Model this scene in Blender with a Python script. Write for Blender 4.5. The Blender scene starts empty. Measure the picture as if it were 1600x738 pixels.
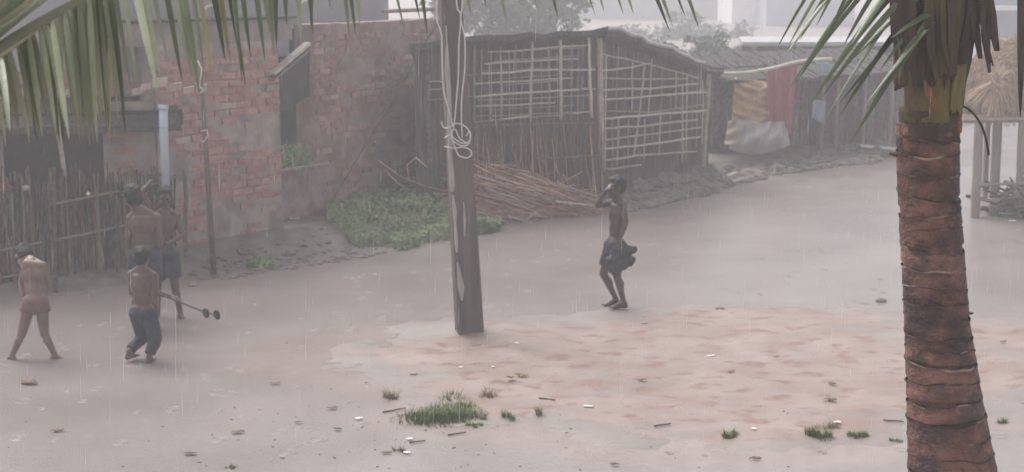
import bpy, bmesh, math, random
import numpy as np
from mathutils import Vector, Matrix, noise as mnoise
random.seed(7)
rng = np.random.default_rng(7)
S = bpy.context.scene
COL = S.collection
V = Vector
R = math.radians

# ------------------------------------------------------------------ camera, light, exposure
CAM_H, F_PX, PITCH = 3.5, 2323.0, R(10)
cd = bpy.data.cameras.new('camera'); cam = bpy.data.objects.new('camera', cd); COL.objects.link(cam)
cam.location = (0, 0, CAM_H); cam.rotation_euler = (math.pi/2 - PITCH, 0, 0)
cd.sensor_width = 36; cd.sensor_fit = 'HORIZONTAL'; cd.lens = F_PX/1600*36
cd.clip_start = 0.1; cd.clip_end = 2000
cd.dof.use_dof = True; cd.dof.focus_distance = 6.5; cd.dof.aperture_fstop = 5.6
S.camera = cam
W = bpy.data.worlds.new('World'); S.world = W; W.use_nodes = True
wn = W.node_tree; bg = wn.nodes['Background']
sky = wn.nodes.new('ShaderNodeTexSky'); sky.sky_type = 'NISHITA'; sky.sun_disc = False
SUN_EL, SUN_AZ = R(58), R(-40)
sky.sun_elevation = SUN_EL; sky.sun_rotation = SUN_AZ
sky.air_density = 1.0; sky.dust_density = 6.0; sky.ozone_density = 1.0
hs = wn.nodes.new('ShaderNodeHueSaturation'); hs.inputs['Saturation'].default_value = 0.12
wn.links.new(sky.outputs[0], hs.inputs['Color']); wn.links.new(hs.outputs[0], bg.inputs['Color'])
bg.inputs['Strength'].default_value = 0.13
sd = bpy.data.lights.new('sun', 'SUN'); sd.energy = 0.9; sd.angle = R(40); sd.color = (1, 0.95, 0.92)
sun = bpy.data.objects.new('sun', sd); COL.objects.link(sun)
sun.rotation_euler = (math.pi/2 - SUN_EL, 0, -SUN_AZ + math.pi)
S.view_settings.view_transform = 'Standard'; S.view_settings.look = 'None'
S.view_settings.exposure = 0.68; S.view_settings.gamma = 1
S.render.engine = 'CYCLES'
S.cycles.use_denoising = True
S.cycles.volume_step_rate = 1.0; S.cycles.volume_bounces = 2; S.cycles.max_bounces = 8
HAZE_DENSITY, HAZE_COL = 0.0074, (0.92, 0.92, 0.96)

# ------------------------------------------------------------------ helpers
cP, sP = math.cos(PITCH), math.sin(PITCH)
def ray(px, py):
    u = (px-800)/F_PX; v = (369-py)/F_PX
    return V((u, cP+v*sP, -sP+v*cP))
CAMP = V((0, 0, CAM_H))
def at(px, py, z=0.0):
    d = ray(px, py); return CAMP + d*((z-CAM_H)/d.z)
def pt(px, py, d):
    r = ray(px, py); return CAMP + r*(d/r.y)
def onp(px, py, O, n):
    r = ray(px, py); return CAMP + r*((O-CAMP).dot(n)/r.dot(n))

def tag(o, label=None, cat=None, group=None, kind=None):
    if label: o['label'] = label
    if cat: o['category'] = cat
    if group: o['group'] = group
    if kind: o['kind'] = kind
    return o
def empty(name, loc, label=None, cat=None, group=None):
    o = bpy.data.objects.new(name, None); COL.objects.link(o); o.location = loc
    bpy.context.view_layer.update() if False else None
    o.empty_display_size = .1
    return tag(o, label, cat, group)
def put(name, me, parent=None, mat=None):
    o = bpy.data.objects.new(name, me); COL.objects.link(o)
    if mat is not None and not me.materials: me.materials.append(mat)
    if parent is not None:
        o.parent = parent
        wp = parent; off = V((0, 0, 0))
        while wp is not None: off += wp.location; wp = wp.parent
        o.location = -off                      # parents here are only ever translated
    return o

class MB:
    def __init__(s): s.v = []; s.f = []
    def add(s, vs, fs):
        b = len(s.v); s.v += [tuple(v) for v in vs]; s.f += [tuple(i+b for i in f) for f in fs]
    def box(s, c, ex, ey, ez):                  # centre and half-axis vectors
        vs = [V(c)+ex*a+ey*b+ez*d for a in (-1, 1) for b in (-1, 1) for d in (-1, 1)]
        s.add(vs, [(0,1,3,2),(4,6,7,5),(0,4,5,1),(2,3,7,6),(0,2,6,4),(1,5,7,3)])
    def tube(s, pts, rad, n=6, cap=True):
        pts = [V(p) for p in pts]; k = len(pts)
        rad = rad if isinstance(rad, (list, tuple)) else [rad]*k
        vs = []; up = None
        for i, p in enumerate(pts):
            t = (pts[min(i+1, k-1)] - pts[max(i-1, 0)]).normalized()
            if up is None: up = t.orthogonal().normalized()
            a = (up - t*up.dot(t)).normalized(); up = a; b = t.cross(a)
            for j in range(n):
                th = 2*math.pi*j/n
                vs.append(p + (a*math.cos(th)+b*math.sin(th))*rad[i])
        fs = [(i*n+j, i*n+(j+1) % n, (i+1)*n+(j+1) % n, (i+1)*n+j) for i in range(k-1) for j in range(n)]
        if cap: fs += [tuple(range(n-1, -1, -1)), tuple((k-1)*n+j for j in range(n))]
        s.add(vs, fs)
    def ell(s, c, ax, ay, az, seg=14, rings=9):     # ellipsoid, axis vectors
        vs = [V(c)+az]; c = V(c)
        for i in range(1, rings):
            ph = math.pi*i/rings
            for j in range(seg):
                th = 2*math.pi*j/seg
                vs.append(c + ax*(math.sin(ph)*math.cos(th)) + ay*(math.sin(ph)*math.sin(th)) + az*math.cos(ph))
        vs.append(c-az); L = len(vs)-1
        fs = [(0, 1+j, 1+(j+1) % seg) for j in range(seg)]
        for i in range(rings-2):
            for j in range(seg):
                fs.append((1+i*seg+j, 1+(i+1)*seg+j, 1+(i+1)*seg+(j+1) % seg, 1+i*seg+(j+1) % seg))
        b = 1+(rings-2)*seg
        fs += [(L, b+(j+1) % seg, b+j) for j in range(seg)]
        s.add(vs, fs)
    def cone(s, a, b, ra, rb, n=14, flat=False):     # round cone between joints
        a = V(a); b = V(b); s.tube([a, b], [ra, rb], n)
        if not flat:
            for p, r in ((a, ra), (b, rb)): s.ell(p, V((r,0,0)), V((0,r,0)), V((0,0,r)), 12, 8)
    def mesh(s, name, smooth=False):
        me = bpy.data.meshes.new(name); me.from_pydata(s.v, [], s.f); me.update()
        if smooth: me.polygons.foreach_set('use_smooth', [True]*len(me.polygons))
        return me
    def build(s, name, mat, parent=None, smooth=False):
        return put(name, s.mesh(name, smooth), parent, mat)

def mat(name, c1, c2=None, scale=6, rough=.75, bump=.25, bscale=45, rand=0., stretch=(1,1,1), spec=.35, lo=.35, hi=.65, detail=4, c3=None, scale3=1.2, sheen=0):
    m = bpy.data.materials.new(name); m.use_nodes = True; t = m.node_tree; N = t.nodes; L = t.links
    b = N['Principled BSDF']; b.inputs['Roughness'].default_value = rough
    b.inputs['Specular IOR Level'].default_value = spec
    g = N.new('ShaderNodeNewGeometry'); mp = N.new('ShaderNodeMapping'); mp.inputs['Scale'].default_value = stretch
    L.new(g.outputs['Position'], mp.inputs['Vector'])
    nz = N.new('ShaderNodeTexNoise'); nz.inputs['Scale'].default_value = scale; nz.inputs['Detail'].default_value = detail
    L.new(mp.outputs[0], nz.inputs['Vector'])
    rp = N.new('ShaderNodeValToRGB'); rp.color_ramp.elements[0].position = lo; rp.color_ramp.elements[1].position = hi
    rp.color_ramp.elements[0].color = (*c1, 1); rp.color_ramp.elements[1].color = (*(c2 or c1), 1)
    L.new(nz.outputs['Fac'], rp.inputs['Fac']); out = rp.outputs['Color']
    if c3:
        n3 = N.new('ShaderNodeTexNoise'); n3.inputs['Scale'].default_value = scale3; n3.inputs['Detail'].default_value = 5
        L.new(mp.outputs[0], n3.inputs['Vector'])
        r3 = N.new('ShaderNodeValToRGB'); r3.color_ramp.elements[0].position = .48; r3.color_ramp.elements[1].position = .6
        L.new(n3.outputs['Fac'], r3.inputs['Fac'])
        mx = N.new('ShaderNodeMixRGB'); mx.inputs[2].default_value = (*c3, 1)
        L.new(r3.outputs[0], mx.inputs[0]); L.new(out, mx.inputs[1]); out = mx.outputs[0]
    if rand:
        oi = N.new('ShaderNodeObjectInfo'); ma = N.new('ShaderNodeMapRange')
        ma.inputs['To Min'].default_value = 1-rand; ma.inputs['To Max'].default_value = 1+rand
        L.new(oi.outputs['Random'], ma.inputs['Value'])
        h = N.new('ShaderNodeHueSaturation'); L.new(ma.outputs[0], h.inputs['Value']); L.new(out, h.inputs['Color']); out = h.outputs[0]
    L.new(out, b.inputs['Base Color'])
    if bump:
        n2 = N.new('ShaderNodeTexNoise'); n2.inputs['Scale'].default_value = bscale; n2.inputs['Detail'].default_value = 3
        L.new(mp.outputs[0], n2.inputs['Vector'])
        bp = N.new('ShaderNodeBump'); bp.inputs['Strength'].default_value = bump; bp.inputs['Distance'].default_value = .02
        L.new(n2.outputs['Fac'], bp.inputs['Height']); L.new(bp.outputs[0], b.inputs['Normal'])
    return m

# numpy value noise
def _hash(i, j, s): 
    n = (i*374761393 + j*668265263 + s*974711) & 0x7fffffff
    n = ((n ^ (n >> 13))*1274126177) & 0x7fffffff
    return ((n ^ (n >> 16)) & 0xffff)/65535.0
def vnoise(x, y, s=0):
    i = np.floor(x).astype(np.int64); j = np.floor(y).astype(np.int64); fx = x-i; fy = y-j
    fx = fx*fx*(3-2*fx); fy = fy*fy*(3-2*fy)
    return (_hash(i,j,s)*(1-fx)+_hash(i+1,j,s)*fx)*(1-fy)+(_hash(i,j+1,s)*(1-fx)+_hash(i+1,j+1,s)*fx)*fy
def fbm(x, y, s=0, o=4):
    a = 0; amp = .5; t = 0
    for k in range(o): a = a+amp*vnoise(x*2**k, y*2**k, s+k); t += amp; amp *= .5
    return a/t
def sst(a, b, x):
    t = np.clip((x-a)/(b-a), 0, 1); return t*t*(3-2*t)

# ------------------------------------------------------------------ materials
M = {}
M['brick'] = mat('brick', (.36,.19,.165), (.46,.275,.24), 9, .85, .5, 60, rand=.16)
M['brick_pale'] = mat('brick_pale', (.36,.27,.24), (.44,.35,.31), 9, .85, .4, 60, rand=.2)
M['mortar'] = mat('mortar', (.31,.255,.235), (.42,.355,.33), 5, .9, .6, 30, c3=(.25,.205,.185), scale3=2.2)
M['plaster'] = mat('plaster', (.25,.215,.20), (.32,.28,.265), 3, .9, .4, 25, c3=(.22,.19,.17))
M['mudwall'] = mat('mudwall', (.27,.20,.185), (.36,.275,.255), 4, .95, .7, 22, c3=(.25,.16,.135), scale3=3)
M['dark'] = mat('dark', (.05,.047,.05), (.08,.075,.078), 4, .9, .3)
M['bamboo'] = mat('bamboo', (.43,.385,.33), (.57,.52,.45), 14, .6, .2, rand=.22)
M['bamboo_grey'] = mat('bamboo_grey', (.27,.235,.205), (.40,.35,.305), 14, .75, .3, rand=.3)
M['reed'] = mat('reed', (.095,.082,.077), (.175,.15,.137), 20, .85, .5, stretch=(1,1,.15), c3=(.13,.102,.092))
M['stick'] = mat('stick', (.060,.047,.043), (.145,.112,.102), 14, .85, .4, rand=.45)
M['stick_red'] = mat('stick_red', (.13,.075,.064), (.24,.145,.12), 14, .85, .4, rand=.4)
M['twig'] = mat('twig', (.38,.215,.155), (.56,.375,.29), 10, .8, .3, rand=.35)
M['thatch'] = mat('thatch', (.052,.047,.047), (.105,.095,.092), 25, .9, .7, 30)
M['tarp'] = mat('tarp', (.10,.095,.10), (.15,.14,.145), 5, .5, .3)
M['tin'] = mat('tin', (.40,.39,.40), (.48,.47,.48), 5, .4, .1)
M['pole'] = mat('pole', (.095,.078,.072), (.17,.14,.128), 7, .8, .5, 30, stretch=(1,1,.12), c3=None)
M['lime'] = mat('lime', (.36,.33,.31), (.48,.45,.42), 14, .85, .5, 30, stretch=(1,1,.3))
M['cord'] = mat('cord', (.62,.60,.58), (.70,.68,.66), 20, .6, .2)
M['wire'] = mat('wire', (.09,.08,.08), None, 5, .6, 0)
M['pvc'] = mat('pvc', (.46,.52,.62), (.54,.60,.69), 3, .35, .05)
M['trunk'] = mat('trunk', (.095,.047,.038), (.25,.122,.094), 11, .6, 1., 45, stretch=(1,1,1.2), lo=.36, hi=.62, c3=(.075,.048,.042), scale3=8, rand=.38, spec=.45, detail=7)
M['trunk_ridge'] = mat('trunk_ridge', (.075,.05,.042), (.36,.26,.215), 11, .85, .6, 40, lo=.47, hi=.66, c3=(.05,.034,.03), scale3=8)
M['fibre'] = mat('fibre', (.048,.035,.031), (.105,.078,.066), 22, .95, .9, 60, stretch=(1,1,.2), c3=(.10,.075,.045), scale3=4)
M['sheath'] = mat('sheath', (.125,.095,.032), (.22,.17,.062), 6, .65, .5, 30, stretch=(1,1,.4), c3=(.10,.065,.032), scale3=6)
M['sheath_orange'] = mat('sheath_orange', (.27,.105,.035), (.17,.075,.035), 20, .7, .4, 40)
M['petiole'] = mat('petiole', (.085,.070,.027), (.135,.108,.038), 9, .7, .5, 40, stretch=(1,1,.2), c3=(.065,.047,.028), scale3=8)
M['leaf'] = mat('leaf', (.062,.09,.038), (.115,.145,.066), 5, .33, .1, 60, rand=.3, spec=.6)
M['leaf_pale'] = mat('leaf_pale', (.20,.225,.135), (.30,.32,.215), 5, .4, .1, 60, rand=.3, spec=.5)
M['leaf_yellow'] = mat('leaf_yellow', (.24,.21,.10), (.31,.27,.14), 8, .5, .1, 60, rand=.2)
M['rachis'] = mat('rachis', (.30,.29,.17), (.37,.35,.22), 8, .5, .1)
M['weed'] = mat('weed', (.10,.165,.07), (.20,.275,.135), 7, .6, 0, c3=(.24,.255,.14), scale3=6)
M['grass'] = mat('grass', (.085,.135,.035), (.15,.205,.06), 9, .6, 0)
M['grass_dry'] = mat('grass_dry', (.20,.15,.085), (.27,.21,.12), 9, .7, 0)
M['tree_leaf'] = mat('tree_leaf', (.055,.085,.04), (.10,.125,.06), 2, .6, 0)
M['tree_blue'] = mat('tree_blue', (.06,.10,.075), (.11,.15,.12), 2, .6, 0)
M['bark'] = mat('bark', (.12,.095,.08), (.18,.15,.13), 6, .9, .5)
M['straw'] = mat('straw', (.46,.34,.25), (.62,.49,.38), 10, .8, .2, rand=.25)
M['straw_grey'] = mat('straw_grey', (.40,.315,.24), (.58,.47,.37), 12, .9, .6, 40)
M['post'] = mat('post', (.22,.19,.17), (.31,.27,.245), 10, .8, .4, stretch=(1,1,.2), rand=.15)
M['cloth_yellow'] = mat('cloth_yellow', (.42,.285,.155), (.53,.38,.225), 5, .7, .2)
M['cloth_grey'] = mat('cloth_grey', (.29,.28,.285), (.40,.385,.385), 6, .6, .2)
M['cloth_red'] = mat('cloth_red', (.29,.08,.095), (.36,.11,.125), 5, .75, .2)
M['cloth_blue'] = mat('cloth_blue', (.22,.28,.34), (.28,.34,.40), 5, .7, .2)
M['white'] = mat('white', (.74,.73,.71), (.80,.79,.78), 5, .7, .1)
M['white_wall'] = mat('white_wall', (.76,.76,.77), (.82,.82,.83), 2, .8, .1)
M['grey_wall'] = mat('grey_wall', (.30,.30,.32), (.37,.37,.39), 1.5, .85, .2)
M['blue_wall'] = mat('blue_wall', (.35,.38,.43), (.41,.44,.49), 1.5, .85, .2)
M['mud_lump'] = mat('mud_lump', (.15,.13,.12), (.24,.21,.195), 8, .9, .6)
M['wood_pale'] = mat('wood_pale', (.44,.38,.32), (.55,.49,.43), 12, .7, .3)
M['wood'] = mat('wood', (.20,.155,.13), (.28,.225,.19), 10, .8, .4)
M['skin'] = mat('skin', (.095,.056,.044), (.13,.079,.062), 7, .33, .05, 60, spec=.5)
M['skin_dark'] = mat('skin_dark', (.060,.036,.029), (.09,.055,.044), 7, .33, .05, 60, spec=.5)
M['skin_light'] = mat('skin_light', (.17,.105,.082), (.22,.14,.11), 7, .42, .05, 60, spec=.5)
M['hair'] = mat('hair', (.012,.010,.011), (.02,.017,.018), 30, .55, .5, 150)
M['shorts_dark'] = mat('shorts_dark', (.022,.024,.032), (.034,.036,.046), 12, .6, .3, 25)
M['shorts_navy'] = mat('shorts_navy', (.035,.037,.055), (.05,.052,.07), 12, .6, .3, 25)
M['jeans'] = mat('jeans', (.022,.026,.036), (.036,.042,.056), 10, .65, .3, 30)
M['shorts_tan'] = mat('shorts_tan', (.15,.085,.068), (.20,.115,.092), 10, .65, .3, 30)
M['eye'] = mat('eye', (.02,.015,.012), None, 5, .2, 0)
M['dryleaf'] = mat('dryleaf', (.12,.075,.05), (.20,.13,.085), 20, .8, .3, rand=.3)
M['tanleaf'] = mat('tanleaf', (.42,.30,.15), (.50,.37,.2), 20, .8, .3)

# ------------------------------------------------------------------ ground, flood water
BX = [-40, -6.4, -5.4, -3.7, -2.7, -1.93, -1.03, -.18, 1.24, 1.97, 3.1, 4.3, 6.5, 7.4, 9.7, 30, 90]
BY = [6, 15.0, 15.6, 17.2, 18.0, 18.7, 20.0, 20.8, 22.1, 22.8, 24.2, 26.2, 28.5, 29.1, 33, 62, 150]
def bank(x, y): return (y-np.interp(x, BX, BY) + .5*(fbm(x*.9, y*.9, 3)-.5))*.75
def mound(x, y):
    e = ((x-2.0)/4.1)**2 + ((y-13.3)/2.4)**2 + 1.3*(fbm(x*.8, y*1.2, 11)-.5)
    return 1-sst(.25, 1.35, e)
def height(x, y):
    x = np.asarray(x, float); y = np.asarray(y, float)
    s = bank(x, y)
    h = -.05 + .034*(1-sst(-4.6, -2.4, s))
    h = h + .022*(fbm(x*.35, y*.8, 21)-.5)
    m = mound(x, y)
    h = h + m*(.048 + .06*(fbm(x*1.5, y*2.6, 5)-.5) + .05*(fbm(x*5, y*7, 6)-.5) + .022*(fbm(x*14, y*16, 16)-.5)) + .05*np.exp(-((x+.4)**2+(y-14.6)**2)/.09)
    b = sst(-.1, .9, s)
    h = h + .27*b + b*.10*(fbm(x*1.8, y*1.8, 8)-.5) + sst(0, .25, s)*.05*(fbm(x*6, y*6, 9)-.5)
    h = h + .006*(fbm(x*9, y*14, 31)-.5)
    return h
_GX = np.arange(-12, 16.01, .04); _GY = np.arange(6, 40.01, .04); _GH = height(*np.meshgrid(_GX, _GY))
def hz(x, y):                                  # bilinear look-up of the ground height
    i = (x+12)/.04; j = (y-6)/.04
    if not (0 <= i < len(_GX)-1 and 0 <= j < len(_GY)-1): return float(height(np.array([x]), np.array([y]))[0])
    a = int(i); b = int(j); u = i-a; v = j-b
    return float((_GH[b,a]*(1-u)+_GH[b,a+1]*u)*(1-v)+(_GH[b+1,a]*(1-u)+_GH[b+1,a+1]*u)*v)
def gp(px, py):                                # point on the ground under a pixel of the photo
    z = 0.
    for _ in range(6):
        p = at(px, py, z); z = hz(p.x, p.y)
    return V((p.x, p.y, max(z, 0.)))

def gridmesh(name, xs, ys, zf, smooth=True):
    X, Y = np.meshgrid(xs, ys); Z = zf(X, Y); nx, ny = len(xs), len(ys)
    co = np.stack([X, Y, Z], -1).reshape(-1, 3).astype(np.float32)
    i = (np.arange(ny-1)[:, None]*nx + np.arange(nx-1)[None]).reshape(-1)
    q = np.stack([i, i+1, i+nx+1, i+nx], -1).astype(np.int32)
    me = bpy.data.meshes.new(name); me.vertices.add(len(co)); me.vertices.foreach_set('co', co.ravel())
    me.loops.add(q.size); me.loops.foreach_set('vertex_index', q.ravel())
    me.polygons.add(len(q)); me.polygons.foreach_set('loop_start', np.arange(0, q.size, 4, dtype=np.int32))
    me.polygons.foreach_set('use_smooth', np.ones(len(q), bool)); me.update(calc_edges=True); me.validate()
    return me, X, Y

def ground_material():
    m = bpy.data.materials.new('wet_mud'); m.use_nodes = True; t = m.node_tree; N = t.nodes; L = t.links
    b = N['Principled BSDF']; b.inputs['Roughness'].default_value = .5; b.inputs['Specular IOR Level'].default_value = .4
    g = N.new('ShaderNodeNewGeometry')
    def nz(scale, det=5, st=(1,1,1)):
        mp = N.new('ShaderNodeMapping'); mp.inputs['Scale'].default_value = st; L.new(g.outputs['Position'], mp.inputs[0])
        n = N.new('ShaderNodeTexNoise'); n.inputs['Scale'].default_value = scale; n.inputs['Detail'].default_value = det
        L.new(mp.outputs[0], n.inputs['Vector']); return n.outputs['Fac']
    def ramp(f, a, b_, c1, c2):
        r = N.new('ShaderNodeValToRGB'); r.color_ramp.elements[0].position = a; r.color_ramp.elements[1].position = b_
        r.color_ramp.elements[0].color = (*c1, 1); r.color_ramp.elements[1].color = (*c2, 1); L.new(f, r.inputs[0]); return r.outputs[0]
    def mix(f, a, c):
        x = N.new('ShaderNodeMixRGB'); L.new(f, x.inputs[0]); L.new(a, x.inputs[1]); L.new(c, x.inputs[2]); return x.outputs[0]
    mud = ramp(nz(1.3), .35, .65, (.215,.185,.175), (.275,.24,.228))
    sand0 = ramp(nz(2.0, 7), .36, .64, (.255,.183,.155), (.315,.24,.215))
    sand = mix(ramp(nz(3.4, 10, (1,1.7,1)), .54, .62, (0,0,0), (1,1,1)), sand0, ramp(nz(7, 4), .4, .6, (.20,.115,.09), (.255,.16,.13)))
    bankc = ramp(nz(3.5, 6), .35, .65, (.12,.105,.09), (.22,.19,.17))
    a1 = N.new('ShaderNodeAttribute'); a1.attribute_name = 'sand'
    a2 = N.new('ShaderNodeAttribute'); a2.attribute_name = 'bank'
    ad = N.new('ShaderNodeMath'); ad.operation = 'MULTIPLY_ADD'; ad.inputs[1].default_value = 1.6; ad.inputs[2].default_value = -1.05
    L.new(nz(1.6, 6, (1,2.2,1)), ad.inputs[0]); a3 = N.new('ShaderNodeMath'); a3.operation = 'ADD'; L.new(a1.outputs['Fac'], a3.inputs[0]); L.new(ad.outputs[0], a3.inputs[1])
    ss = N.new('ShaderNodeMapRange'); ss.interpolation_type = 'SMOOTHSTEP'; ss.inputs['From Min'].default_value = .1; ss.inputs['From Max'].default_value = .75; L.new(a3.outputs[0], ss.inputs['Value'])
    c = mix(ss.outputs[0], mud, sand); c = mix(a2.outputs['Fac'], c, bankc)
    L.new(c, b.inputs['Base Color'])
    bp = N.new('ShaderNodeBump'); bp.inputs['Strength'].default_value = .3; bp.inputs['Distance'].default_value = .02
    L.new(nz(28, 4), bp.inputs['Height']); L.new(bp.outputs[0], b.inputs['Normal'])
    return m
me, X, Y = gridmesh('ground', np.arange(-11, 15.01, .075), np.arange(7, 38.01, .075), height)
for nm, arr in (('sand', mound(X, Y)), ('bank', sst(-.15, .35, bank(X, Y)))):
    at_ = me.attributes.new(nm, 'FLOAT', 'POINT'); at_.data.foreach_set('value', arr.ravel().astype(np.float32))
me.materials.append(ground_material())
tag(put('ground', me), 'wet mud ground with a low red sandy mound', kind='structure')
# far terrain, lower so that the detailed sheet covers it
def far_h(X, Y):
    inside = (X > -10.6) & (X < 14.6) & (Y > 7.4) & (Y < 37.6)
    return np.where(inside, -.5, np.where(bank(X, Y) > 0, .2, -.03))
xs = np.concatenate([np.linspace(-260, -12, 40), np.arange(-10.5, 14.6, 1.), np.linspace(15.6, 260, 40)])
ys = np.concatenate([np.linspace(-60, 6, 12), np.arange(7.5, 37.6, 1.), np.linspace(38.6, 420, 50)])
me, _, _ = gridmesh('terrain', xs, ys, far_h); me.materials.append(M['plaster'])
tag(put('terrain', me), 'flat muddy land beyond the village', kind='structure')

def water_material():
    m = bpy.data.materials.new('muddy_water'); m.use_nodes = True; t = m.node_tree; N = t.nodes; L = t.links
    b = N['Principled BSDF']; b.inputs['Roughness'].default_value = .26; b.inputs['Specular IOR Level'].default_value = .42
    g = N.new('ShaderNodeNewGeometry')
    n = N.new('ShaderNodeTexNoise'); n.inputs['Scale'].default_value = .7; n.inputs['Detail'].default_value = 5; L.new(g.outputs['Position'], n.inputs['Vector'])
    r = N.new('ShaderNodeValToRGB'); r.color_ramp.elements[0].position = .35; r.color_ramp.elements[1].position = .65
    r.color_ramp.elements[0].color = (.220,.190,.180,1); r.color_ramp.elements[1].color = (.275,.240,.229,1)
    L.new(n.outputs['Fac'], r.inputs[0])
    r5 = N.new('ShaderNodeValToRGB'); r5.color_ramp.elements[0].position = .38; r5.color_ramp.elements[1].position = .6
    r5.color_ramp.elements[0].color = (.255,.20,.182,1); r5.color_ramp.elements[1].color = (.30,.243,.226,1)
    n5 = N.new('ShaderNodeTexNoise'); n5.inputs['Scale'].default_value = 1.7; n5.inputs['Detail'].default_value = 6; L.new(g.outputs['Position'], n5.inputs['Vector']); L.new(n5.outputs['Fac'], r5.inputs[0])
    a5 = N.new('ShaderNodeAttribute'); a5.attribute_name = 'sand'; x5 = N.new('ShaderNodeMixRGB')
    L.new(a5.outputs['Fac'], x5.inputs[0]); L.new(r.outputs[0], x5.inputs[1]); L.new(r5.outputs[0], x5.inputs[2]); L.new(x5.outputs[0], b.inputs['Base Color'])
    n2 = N.new('ShaderNodeTexNoise'); n2.inputs['Scale'].default_value = 7; n2.inputs['Detail'].default_value = 5; n2.inputs['Roughness'].default_value = .5; L.new(g.outputs['Position'], n2.inputs['Vector'])
    vo = N.new('ShaderNodeTexVoronoi'); vo.inputs['Scale'].default_value = 9; L.new(g.outputs['Position'], vo.inputs['Vector'])
    wv = N.new('ShaderNodeMath'); wv.operation = 'SINE'; ml = N.new('ShaderNodeMath'); ml.operation = 'MULTIPLY'; ml.inputs[1].default_value = 30
    L.new(vo.outputs['Distance'], ml.inputs[0]); L.new(ml.outputs[0], wv.inputs[0])
    m2 = N.new('ShaderNodeMath'); m2.operation = 'MULTIPLY_ADD'; m2.inputs[1].default_value = .25; L.new(wv.outputs[0], m2.inputs[0]); L.new(n2.outputs['Fac'], m2.inputs[2])
    bp = N.new('ShaderNodeBump'); bp.inputs['Strength'].default_value = .22; bp.inputs['Distance'].default_value = .012
    L.new(m2.outputs[0], bp.inputs['Height']); L.new(bp.outputs[0], b.inputs['Normal'])
    return m
me, X, Y = gridmesh('flood_water', np.linspace(-10.8, 14.8, 140), np.linspace(7.2, 37.8, 200), lambda X, Y: X*0)
at_ = me.attributes.new('sand', 'FLOAT', 'POINT'); at_.data.foreach_set('value', sst(-.05, .45, mound(X, Y+.35)).ravel().astype(np.float32))
me.materials.append(water_material())
tag(put('flood_water', me), 'shallow brown rainwater flooding the road', kind='structure')

# ------------------------------------------------------------------ brick walls
BRICK_VARS = []
for k in range(5):
    bm = bmesh.new(); bmesh.ops.create_cube(bm, size=1)
    for v in bm.verts: v.co += V((random.uniform(-.05,.05), random.uniform(-.08,.08), random.uniform(-.09,.09)))
    me = bpy.data.meshes.new('brick'); bm.to_mesh(me); bm.free()
    BRICK_VARS.append(me)
BRICK_MESH = {}
def brick_mesh(key):
    if key not in BRICK_MESH:
        L = []
        for me in BRICK_VARS:
            c = me.copy(); c.materials.append(M[key]); L.append(c)
        BRICK_MESH[key] = L
    return random.choice(BRICK_MESH[key])
def wall_bricks(parent, O, e, n, u0, u1, z0, z1, keep, limit, key_f=None, bl=.245, bh=.092, thick=.11):
    """bricks laid on the plane through O with direction e and outward normal n"""
    count = 0; extra = MB()
    rows = int((z1-z0)/bh); items = []
    for r in range(rows):
        off = (r % 2)*bl/2
        k = 0
        while True:
            ua = u0 + k*bl - off; ub = ua+bl; k += 1
            if ua >= u1: break
            a = max(ua, u0); b = min(ub, u1)
            if b-a < .06: continue
            uc = (a+b)/2; zc = z0+(r+.5)*bh
            pr = keep(uc, zc)
            if random.random() > pr: continue
            items.append((uc, zc, b-a-.018, bh-.018, random.uniform(.004, .020)))
    random.shuffle(items)
    for (uc, zc, l, h, proud) in items:
        jit = random.uniform(-.006, .006)
        c = O + e*uc + V((0,0,zc+jit)) + n*(proud - thick/2)
        if count < limit:
            key = key_f(uc, zc) if key_f else 'brick'
            o = bpy.data.objects.new('brick', brick_mesh(key)); COL.objects.link(o); o.parent = parent
            off = V((0,0,0)); wp = parent
            while wp is not None: off += wp.location; wp = wp.parent
            rot = Matrix((e, -n, V((0,0,1)))).transposed().to_4x4() @ Matrix.Rotation(random.uniform(-.02,.02), 4, 'Y')
            o.matrix_local = Matrix.Translation(c-off) @ rot @ Matrix.Diagonal((l, thick, h, 1))
            count += 1
        else:
            extra.box(c, e*(l/2), n*(thick/2), V((0,0,h/2)))
    if extra.v: tag(extra.build('brickwork', M['brick'], parent), kind='stuff')
    return count
def slab(mb, O, e, n, u0, u1, z0, z1, t, back=0.):
    c = O + e*((u0+u1)/2) + V((0,0,(z0+z1)/2)) - n*(t/2+back)
    mb.box(c, e*((u1-u0)/2), n*(t/2), V((0,0,(z1-z0)/2)))
def rough_slab(O, e, n, u0, u1, z0, z1, t, topnoise=.0, amp=.012, seg=.09, seed=1):
    """wall core with uneven face and broken top"""
    nu = max(2, int((u1-u0)/seg)); nzv = max(2, int((z1-z0)/seg)); vs = []; fs = []
    for j in range(nzv+1):
        for i in range(nu+1):
            u = u0+(u1-u0)*i/nu; z = z0+(z1-z0)*j/nzv
            if j == nzv: z += topnoise*(mnoise.noise(V((u*3.1, seed, 0)))+.6*mnoise.noise(V((u*9, seed, 5))))
            d = amp*mnoise.noise(V((u*4, z*4, seed)))
            vs.append(O+e*u+V((0,0,z))+n*d)
    F = len(vs)
    for j in range(nzv+1):
        for i in range(nu+1): vs.append(vs[j*(nu+1)+i]-n*t)
    w = nu+1
    for j in range(nzv):
        for i in range(nu):
            a = j*w+i; fs.append((a, a+1, a+w+1, a+w)); fs.append((F+a, F+a+w, F+a+w+1, F+a+1))
    for i in range(nu):
        fs.append((i, F+i, F+i+1, i+1)); a = nzv*w+i; fs.append((a, a+1, F+a+1, F+a))
    for j in range(nzv):
        a = j*w; fs.append((a, a+w, F+a+w, F+a)); a = j*w+nu; fs.append((a, F+a, F+a+w, a+w))
    mb = MB(); mb.add(vs, fs); return mb

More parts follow.
